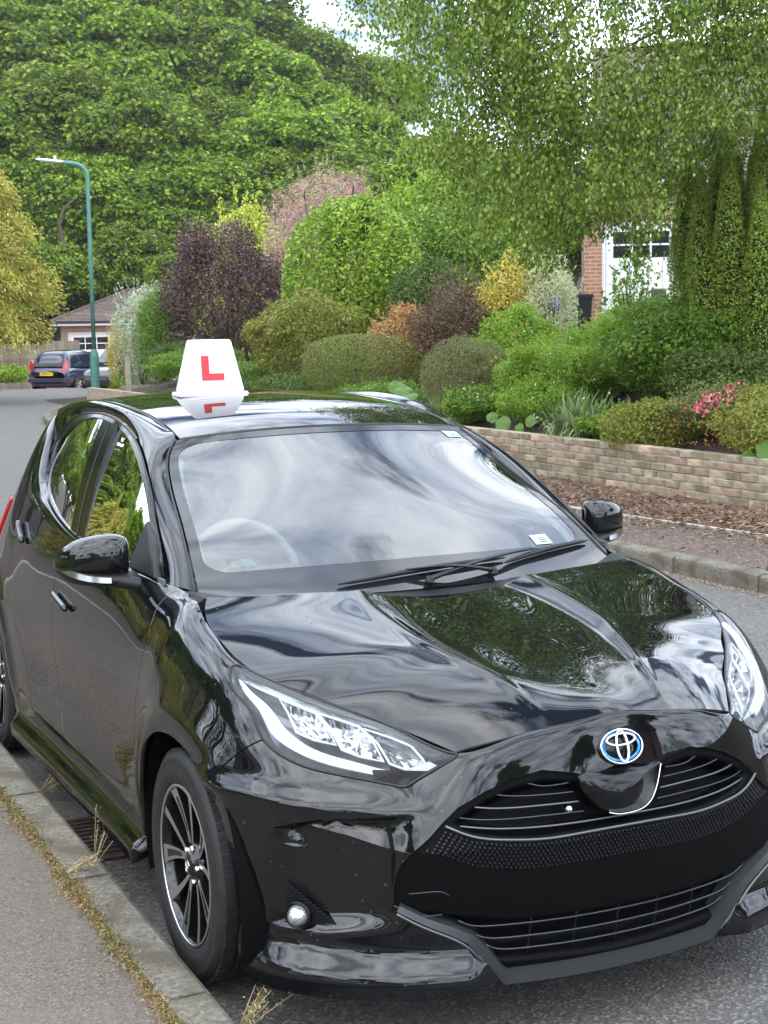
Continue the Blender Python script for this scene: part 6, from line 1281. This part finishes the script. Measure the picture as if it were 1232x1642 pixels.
def garage(name, label, loc, rz, W_, H_, Dp, roofh, wallm, dx, dw, dh, panes, hip=True, tile_rows=22):
    g = empty(name, loc, rz, label=label, cat='garage')
    mb = MB(); mb.box((0, 0, -.5), (dx, .22, H_)); mb.build('brick_pier', wallm, g); mb = MB(); mb.box((dx+dw, 0, -.5), (W_, .22, H_)); mb.build('brick_pier', wallm, g)
    mb = MB(); mb.box((dx, 0, dh), (dx+dw, .22, H_)); mb.build('wall_over_door', wallm, g); mb = MB(); mb.box((0, .22, -.5), (.22, Dp, H_)); mb.build('side_wall', wallm, g); mb = MB(); mb.box((W_-.22, .22, -.5), (W_, Dp, H_)); mb.build('side_wall', wallm, g); mb = MB(); mb.box((.22, Dp-.22, -.5), (W_-.22, Dp, H_)); mb.build('rear_wall', wallm, g)
    mb = MB(); mb.box((dx, .05, -.02), (dx+.07, .14, dh)); mb.build('door_frame', M_wpaint, g); mb = MB(); mb.box((dx+dw-.07, .05, -.02), (dx+dw, .14, dh)); mb.build('door_frame', M_wpaint, g); mb = MB(); mb.box((dx+.07, .05, dh-.08), (dx+dw-.07, .14, dh)); mb.build('door_frame', M_wpaint, g)
    nd = len(panes); lw = (dw-.14)/nd
    for i, (rows, cols) in enumerate(panes):
        x0 = dx+.07+i*lw+.008; x1 = x0+lw-.016; top = dh-.09; d_ = empty('door_leaf', (0, 0, 0)); d_.parent = g
        wz0 = top-.62; wz1 = top-.12; wx0 = x0+.14; wx1 = x1-.14
        mb = MB(); mb.box((x0, .09, 0), (x1, .12, wz0)); mb.build('lower_panel', M_wpaint, d_)
        for a in (((x0, .085, wz0), (wx0, .125, top)), ((wx1, .085, wz0), (x1, .125, top)), ((wx0, .085, wz1), (wx1, .125, top))): mb = MB(); mb.box(*a); mb.build('door_rail', M_wpaint, d_)
        mb = MB(); mb.box((wx0, .105, wz0), (wx1, .11, wz1)); mb.build('window_pane', M_pane, d_)
        for c_ in range(1, cols): xx = wx0+(wx1-wx0)*c_/cols; mb = MB(); mb.box((xx-.018, .088, wz0), (xx+.018, .104, wz1)); mb.build('glazing_bar', M_wpaint, d_)
        for c_ in range(1, rows): zz = wz0+(wz1-wz0)*c_/rows; mb = MB(); mb.box((wx0, .087, zz-.018), (wx1, .103, zz+.018)); mb.build('glazing_bar', M_wpaint, d_)
        nb = 5
        for c_ in range(1, nb): xx = x0+(x1-x0)*c_/nb; mb = MB(); mb.box((xx-.006, .086, .1), (xx+.006, .0895, wz0-.08)); mb.build('door_groove', M_edging, d_)
    e = .35; yb = Dp+e; mb = MB(); mb.box((-e, -e, H_), (W_+e, -e+.03, H_+.16)); mb.build('fascia', M_wpaint, g); mb = MB(); mb.box((-e, -e-.06, H_+.09), (W_+e, -e-.002, H_+.17)); mb.build('gutter', M_soffit, g)
    mb = MB(); mb.box((-e, -e+.03, H_), (W_+e, yb, H_+.03)); mb.build('soffit', M_wpaint, g)
    zt = H_+.16+roofh; z0 = H_+.16
    if hip: A = [(-e, -e, z0), (W_+e, -e, z0), (W_+e, yb, z0), (-e, yb, z0), (W_*.44, Dp*.5, zt), (W_*.44+.0, Dp*.5, zt)]; A[4] = (W_*.40, Dp*.45, zt); A[5] = (W_*.95, Dp*.45, zt)
    rf = empty('roof', (0, 0, 0)); rf.parent = g
    def slope(p0, p1, q0, q1, rows):
        p0, p1, q0, q1 = map(np.array, (p0, p1, q0, q1)); nrm = np.cross(p1-p0, q0-p0); nrm = nrm/np.linalg.norm(nrm); nrm = nrm if nrm[2] > 0 else -nrm
        for i in range(rows):
            a, b_ = i/rows, (i+1)/rows+.02; P = [p0+(q0-p0)*a, p1+(q1-p1)*a, p1+(q1-p1)*b_, p0+(q0-p0)*b_]; P = [P[0]+nrm*.035, P[1]+nrm*.035, P[2]+nrm*.012, P[3]+nrm*.012]; Q = [P[0]-nrm*.03, P[1]-nrm*.03]
            mk('tile_course', P+Q, [(0, 1, 2, 3), (0, 4, 5, 1)], M_tile, rf, smooth=False)
    slope(A[0], A[1], A[4], A[5], tile_rows); slope(A[3], A[0], A[4], A[4], tile_rows); slope(A[1], A[2], A[5], A[5], tile_rows); slope(A[2], A[3], A[5], A[4], tile_rows)
    mb = MB(); mb.tube(np.array([A[4], A[5]])+[0, 0, .03], .09, 8); mb.build('ridge_tiles', M_tile, rf)
    for a, b_ in ((A[0], A[4]), (A[1], A[5])): mb = MB(); mb.tube(np.array([a, b_])+[0, 0, .03], .07, 6); mb.build('hip_tiles', M_tile, rf)
    return g
gx, gy = camray(106, 64); garage('far_garage', 'brick garage with tiled hip roof and white doors beyond the blue car', (gx, gy, -.62), -_yaw+.08, 6.2, 2.62, 5.5, 1.25, M_bwall2, .28, 5.2, 2.36, [(2, 3), (2, 3), (2, 3)])
gx, gy = camray(940, 30.5); garage('near_garage', 'orange brick garage with white paned doors, half hidden by the birch', (gx, gy, 1.62), -_yaw-.12, 4.6, 2.75, 5.5, 1.6, M_bwall, .34, 2.9, 2.08, [(2, 3), (2, 3)], tile_rows=20)
gx, gy = camray(925, 31); hb = empty('wheelie_bin', (gx-.12, gy-.3, 1.42), -_yaw, label='dark grey wheelie bin at the corner of the orange brick garage', cat='bin')
mb = MB(); frus(mb, .20, .22, 0, .24, .28, .82); mb.build('bin_body', M_plastic, hb); mb = MB(); mb.box((-.26, -.31, .82), (.26, .31, .88)); mb.build('bin_lid', M_plastic, hb)
# brick house behind the near garage
hx, hy = camray(985, 37); hs_ = empty('brick_house', (hx, hy, 1.7), -_yaw-.12, label='two-storey brick house with brown tiled roof behind the birch foliage', cat='house')
mb = MB(); mb.box((0, 0, -.5), (9, 7, 4.6)); mb.build('wall', M_bwall2, hs_)
for wx, wz in ((1.2, 2.9), (4.2, 2.9)):
    w_ = empty('window', (0, 0, 0)); w_.parent = hs_; mb = MB(); mb.box((wx, -.03, wz), (wx+1.4, -.01, wz+1.1)); mb.build('pane', M_pane, w_); mb = MB()
    for a in (((wx-.05, -.07, wz-.05), (wx+1.45, -.02, wz)), ((wx-.05, -.07, wz+1.1), (wx+1.45, -.02, wz+1.15)), ((wx-.05, -.07, wz), (wx, -.02, wz+1.1)), ((wx+1.4, -.07, wz), (wx+1.45, -.02, wz+1.1)), ((wx+.67, -.07, wz), (wx+.73, -.02, wz+1.1))): mb.box(*a)
    mb.build('frame', M_wpaint, w_)
mb = MB(); V = [(-.4, -.4, 4.6), (9.4, -.4, 4.6), (9.4, 7.4, 4.6), (-.4, 7.4, 4.6), (-.4, 3.5, 7.0), (9.4, 3.5, 7.0)]; mb.add(V, [(0, 1, 5, 4), (2, 3, 4, 5), (0, 4, 3), (1, 2, 5), (0, 3, 2, 1)]); mb.build('roof', M_tile, hs_)
# houses behind the camera and to the left, for the reflections and any side view
def plainhouse(x, y, rz, lab, c):
    h = empty('suburban_house', (x, y, .1), rz, label=lab, cat='house'); mb = MB(); mb.box((-5, -4, -.3), (5, 4, 5.0)); mb.build('wall', c, h)
    mb = MB(); V = [(-5.4, -4.4, 5), (5.4, -4.4, 5), (5.4, 4.4, 5), (-5.4, 4.4, 5), (-5.4, 0, 7.6), (5.4, 0, 7.6)]; mb.add(V, [(0, 1, 5, 4), (2, 3, 4, 5), (0, 4, 3), (1, 2, 5), (0, 3, 2, 1)]); mb.build('roof', M_tile, h)
    for wx in (-3.4, 1.6):
        for wz in (.9, 3.2):
            for sy in (-1, 1):
                w_ = empty('window', (0, 0, 0)); w_.parent = h; mb = MB(); mb.box((wx, min(sy*4.02, sy*4.05), wz), (wx+1.8, max(sy*4.02, sy*4.05), wz+1.2)); mb.build('pane', M_pane, w_)
                mb = MB(); mb.box((wx-.06, min(sy*4.0, sy*4.03), wz-.06), (wx+1.86, max(sy*4.0, sy*4.03), wz+1.26)); mb.build('frame', M_wpaint, w_)
    return h
M_render = noisy('tan_render', (.42, .32, .22), (.48, .37, .26), 5, .9)
plainhouse(-13.5, 22, 1.45, 'tan rendered house in the left gardens, out of the picture', M_render)
plainhouse(-25, 3, 1.6, 'brick house across the near pavement, left of the camera', M_bwall2)
plainhouse(-24, -30, 1.4, 'brick house behind the camera on the left', M_bwall2)
plainhouse(26, -34, 1.6, 'brick house behind the camera on the right', M_bwall)
# wooden fence
M_wood = noisy('weathered_fence_board', (.20, .165, .12), (.31, .27, .21), 6, .9, bump=.3, rand=.22)
fx, fy = camray(-40, 62); fe = empty('wooden_fence', (fx, fy, -.6), -_yaw-.1, label='weathered wooden board fence behind the blue car', cat='fence')
me = None; nbd = 36
for i in range(nbd):
    if me is None:
        mb = MB(); mb.box((0, 0, 0), (.115, .02, 1.9)); b0 = mb.build('board', M_wood, fe); me = b0.data; b0.location = (0, 0, 0)
    else: b0 = bpy.data.objects.new('board', me); col.objects.link(b0); b0.parent = fe; b0.location = (i*.122, rr.uniform(-.006, .006), rr.uniform(-.02, .02)+(.12 if i > 24 else 0))
for z_ in (.35, 1.35): mb = MB(); mb.box((0, .022, z_), (nbd*.122, .06, z_+.08)); mb.build('rail', M_wood, fe)
px, py = camray(211, 33.8); mb = MB(); mb.box((-.05, -.05, 0), (.05, .05, 1.12)); o = bevel(mb.build('fence_post', M_wood, loc=(px, py, .05)), .01); tag(o, 'short grey wooden post between golden bush and dark green bush', 'post')
px, py = camray(238, 34.5); o = empty('sleeper_edging', (px-.5, py+.3, .1), -_yaw-.1, label='low grey timber sleepers under the bush left of the L box', cat='edging')
for k in range(3): mb = MB(); mb.box((0, k*.02, k*.15), (2.2, .12, k*.15+.14)); mb.build('sleeper', M_wood, o)
# stone blocks peeking from the flower bank
px, py = camray(1058, 22); mb = MB(); mb.box((-.10, -.06, 0), (.10, .06, 1.0)); o = bevel(mb.build('stone_pier', M_kerb, loc=(px, py, gz(px, py))), .02); tag(o, 'grey stone gate pier in front of the white garage doors', 'pier')
px, py = camray(192, 36.2); pt = empty('flower_pot', (px, py, .1), label='terracotta pot at the foot of the golden bush', cat='pot'); mb = MB(); mb.lathe([(.0, 0), (.13, 0), (.18, .26), (.19, .26), (.19, .30), (.16, .30), (.15, .2)], 16); mb.build('pot', mat('terracotta', (.33, .13, .07), .8), pt, smooth=True)
# ---------------------------------------------------------------- small far cars
def farcar(name, label, loc, rz, paint, rear=True, plate=None):
    c = empty(name, loc, rz, label=label, cat='car')      # x across, -y is the end that faces us
    pts = [(-1.92, .45, .78), (-1.95, .62, .84), (-1.93, .85, .845), (-1.85, .98, .84)]
    # body stations along y: (y, half width, sill z, shoulder z)
    st = [(-1.93,.70,.36,.80),(-1.88,.80,.28,.92),(-1.6,.86,.22,.97),(-1.0,.875,.20,.95),(0,.88,.20,.93),(.9,.875,.20,.92),(1.4,.85,.22,.86),(1.75,.78,.26,.74),(1.86,.66,.32,.62)]
    _, ev = natspline([(y, w, a, b) for y, w, a, b in st]); S_ = ev(np.linspace(0, 1, 40)); V = []; n = 24
    for y, w, a, b in S_:
        for i in range(n):
            t = 2*math.pi*i/n; cx, cz = math.cos(t), math.sin(t); V.append((w*np.sign(cx)*abs(cx)**.35, y, (a+b)/2+(b-a)/2*np.sign(cz)*abs(cz)**.55))
    F = [(i*n+j, i*n+(j+1) % n, (i+1)*n+(j+1) % n, (i+1)*n+j) for i in range(39) for j in range(n)]+[tuple(range(n)), tuple(39*n+j for j in range(n))]
    mk('body', V, F, paint, c)
    gs = [(-1.82,.70,.60,.93,.97),(-1.74,.73,.58,.93,1.22),(-1.55,.75,.57,.93,1.46),(-1.2,.76,.57,.93,1.545),(-.5,.77,.58,.93,1.575),(.2,.77,.56,.93,1.50),(.7,.76,.60,.93,1.22),(1.12,.74,.68,.93,.95)]
    _, ev = natspline(gs); S_ = ev(np.linspace(0, 1, 30)); V = []
    prof = [(-1, 0), (-.985, .3), (-.93, .72), (-.84, .93), (-.6, 1), (-.2, 1.02), (.2, 1.02), (.6, 1), (.84, .93), (.93, .72), (.985, .3), (1, 0)]; n = len(prof)
    for y, w0, w1, za, zb in S_:
        for px_, pz_ in prof: V.append((px_*(w0+(w1-w0)*pz_*.9), y, za+(zb-za)*pz_))
    F = [(i*n+j, i*n+j+1, (i+1)*n+j+1, (i+1)*n+j) for i in range(29) for j in range(n-1)]
    g = mk('cabin', V, F, [paint, M_pane], c)
    for p in g.data.polygons:
        i, j = divmod(p.index, n-1); side = j in (1, 9) or j in (2, 8) and False; band = j in (1, 9)
        glass = (band and 5 < i < 25 and i not in (11, 12, 18)) or (j in (1,) and False)
        p.material_index = 1 if glass else 0
    # tail glass / windscreen as its own pane on the sloping end
    def endpane(y0, z0, y1, z1, w0, w1, nm): mk(nm, [(-w0, y0, z0), (w0, y0, z0), (w1, y1, z1), (-w1, y1, z1)], [(0, 1, 2, 3)], M_pane, c, smooth=False)
    endpane(-1.845, .99, -1.61, 1.43, .64, .55, 'rear_window'); endpane(1.10, 1.0, .30, 1.47, .66, .56, 'windscreen')
    for y in (-1.22, 1.28):
        for sx in (-1, 1):
            w_ = empty('wheel', (sx*.80, y, .30)); w_.parent = c; mb = MB(); mb.lathe([(.19, sx*.09), (.27, sx*.10), (.30, sx*.07), (.30, -sx*.09), (.2, -sx*.1)], 28, axis='x'); mb.build('tyre', M_rubber, w_, smooth=True)
            mb = MB(); mb.lathe([(0, sx*.075), (.04, sx*.08), (.05, sx*.06), (.19, sx*.085)], 28, axis='x'); mb.build('rim', M_silver, w_, smooth=True)
            mb = MB()
            for k in range(7): a = 2*math.pi*k/7; mb.tube(np.array([(sx*.088, .04*math.cos(a), .04*math.sin(a)), (sx*.094, .185*math.cos(a), .185*math.sin(a))]), [.012, .018], 5)
            mb.build('spokes', M_machined, w_)
            mb = MB(); mb.lathe([(.335, sx*.085), (.335, -sx*.1)], 24, axis='x'); mb.build('wheel_arch', M_void, w_, smooth=True)
    if rear:
        for sx in (-1, 1): mb = MB(); V = [(sx*.60, -1.90, .84), (sx*.76, -1.87, .82), (sx*.80, -1.78, 1.0), (sx*.74, -1.72, 1.22), (sx*.66, -1.78, 1.12)]; V2 = [(x*.985, y+.05, z) for x, y, z in V]; V = [(x, y-.03, z) for x, y, z in V]; mb.add(V+V2, [(0, 1, 2, 3, 4)]+[(i, (i+1) % 5, 5+(i+1) % 5, 5+i) for i in range(5)]); mb.build('tail_light', M_tail, c)
        mb = MB(); mb.box((-.27, -1.985, .66), (.27, -1.965, .78)); mb.build('number_plate', mat('yellow_plate', (.72, .52, .03), .4), c)
        if plate:
            cu = bpy.data.curves.new('plate_text', 'FONT'); cu.body = plate; cu.size = .105; cu.align_x = 'CENTER'; cu.align_y = 'CENTER'; cu.extrude = .001; to = bpy.data.objects.new('tmp', cu); col.objects.link(to)
            dg = bpy.context.evaluated_depsgraph_get(); me_ = bpy.data.meshes.new_from_object(to.evaluated_get(dg)); bpy.data.objects.remove(to); me_.materials.append(M_void); tx = bpy.data.objects.new('plate_lettering', me_); col.objects.link(tx); tx.parent = c; tx.location = (0, -1.989, .72); tx.rotation_euler = (math.radians(90), 0, 0)
        mb = MB(); mb.box((-.80, -1.965, .42), (.80, -1.90, .56)); bevel(mb.build('rear_bumper', paint, c), .03, 3)
        mb = MB(); mb.tube(np.array([(-.05, -1.885, 1.02), (.28, -1.88, 1.05)]), .012, 6); mb.build('rear_wiper', M_plastic, c)
    return c
M_bluep = mat('dark_blue_paint', (.004, .009, .045), .3, coat=1, coatr=.03); M_greyp = mat('dark_grey_paint', (.012, .013, .015), .3, coat=1, coatr=.03)
cx, cy = camray(126, 58.5); farcar('small_blue_car', 'dark blue hatchback with a yellow rear plate on the far driveway', (cx, cy, -.47), -_yaw-.34, M_bluep, True, 'LV08 WCY')
cx, cy = camray(212, 50); farcar('dark_grey_car', 'dark car mostly hidden behind the lamp post and golden bush', (cx, cy, -.22), -_yaw+math.pi-.25, M_greyp, False)

# ---------------------------------------------------------------- thin summer haze over the whole place
hzm = bpy.data.materials.new('summer_haze'); hzm.use_nodes = True; _n = hzm.node_tree; _n.nodes.clear(); _o = _n.nodes.new('ShaderNodeOutputMaterial'); _v = _n.nodes.new('ShaderNodeVolumePrincipled')
_v.inputs['Color'].default_value = (.92, .96, 1, 1); _v.inputs['Density'].default_value = .0003; _v.inputs['Anisotropy'].default_value = .3; _n.links.new(_v.outputs[0], _o.inputs['Volume'])
mb = MB(); mb.box((-440, -440, -3), (440, 440, 46)); tag(mb.build('haze', hzm), kind='stuff')
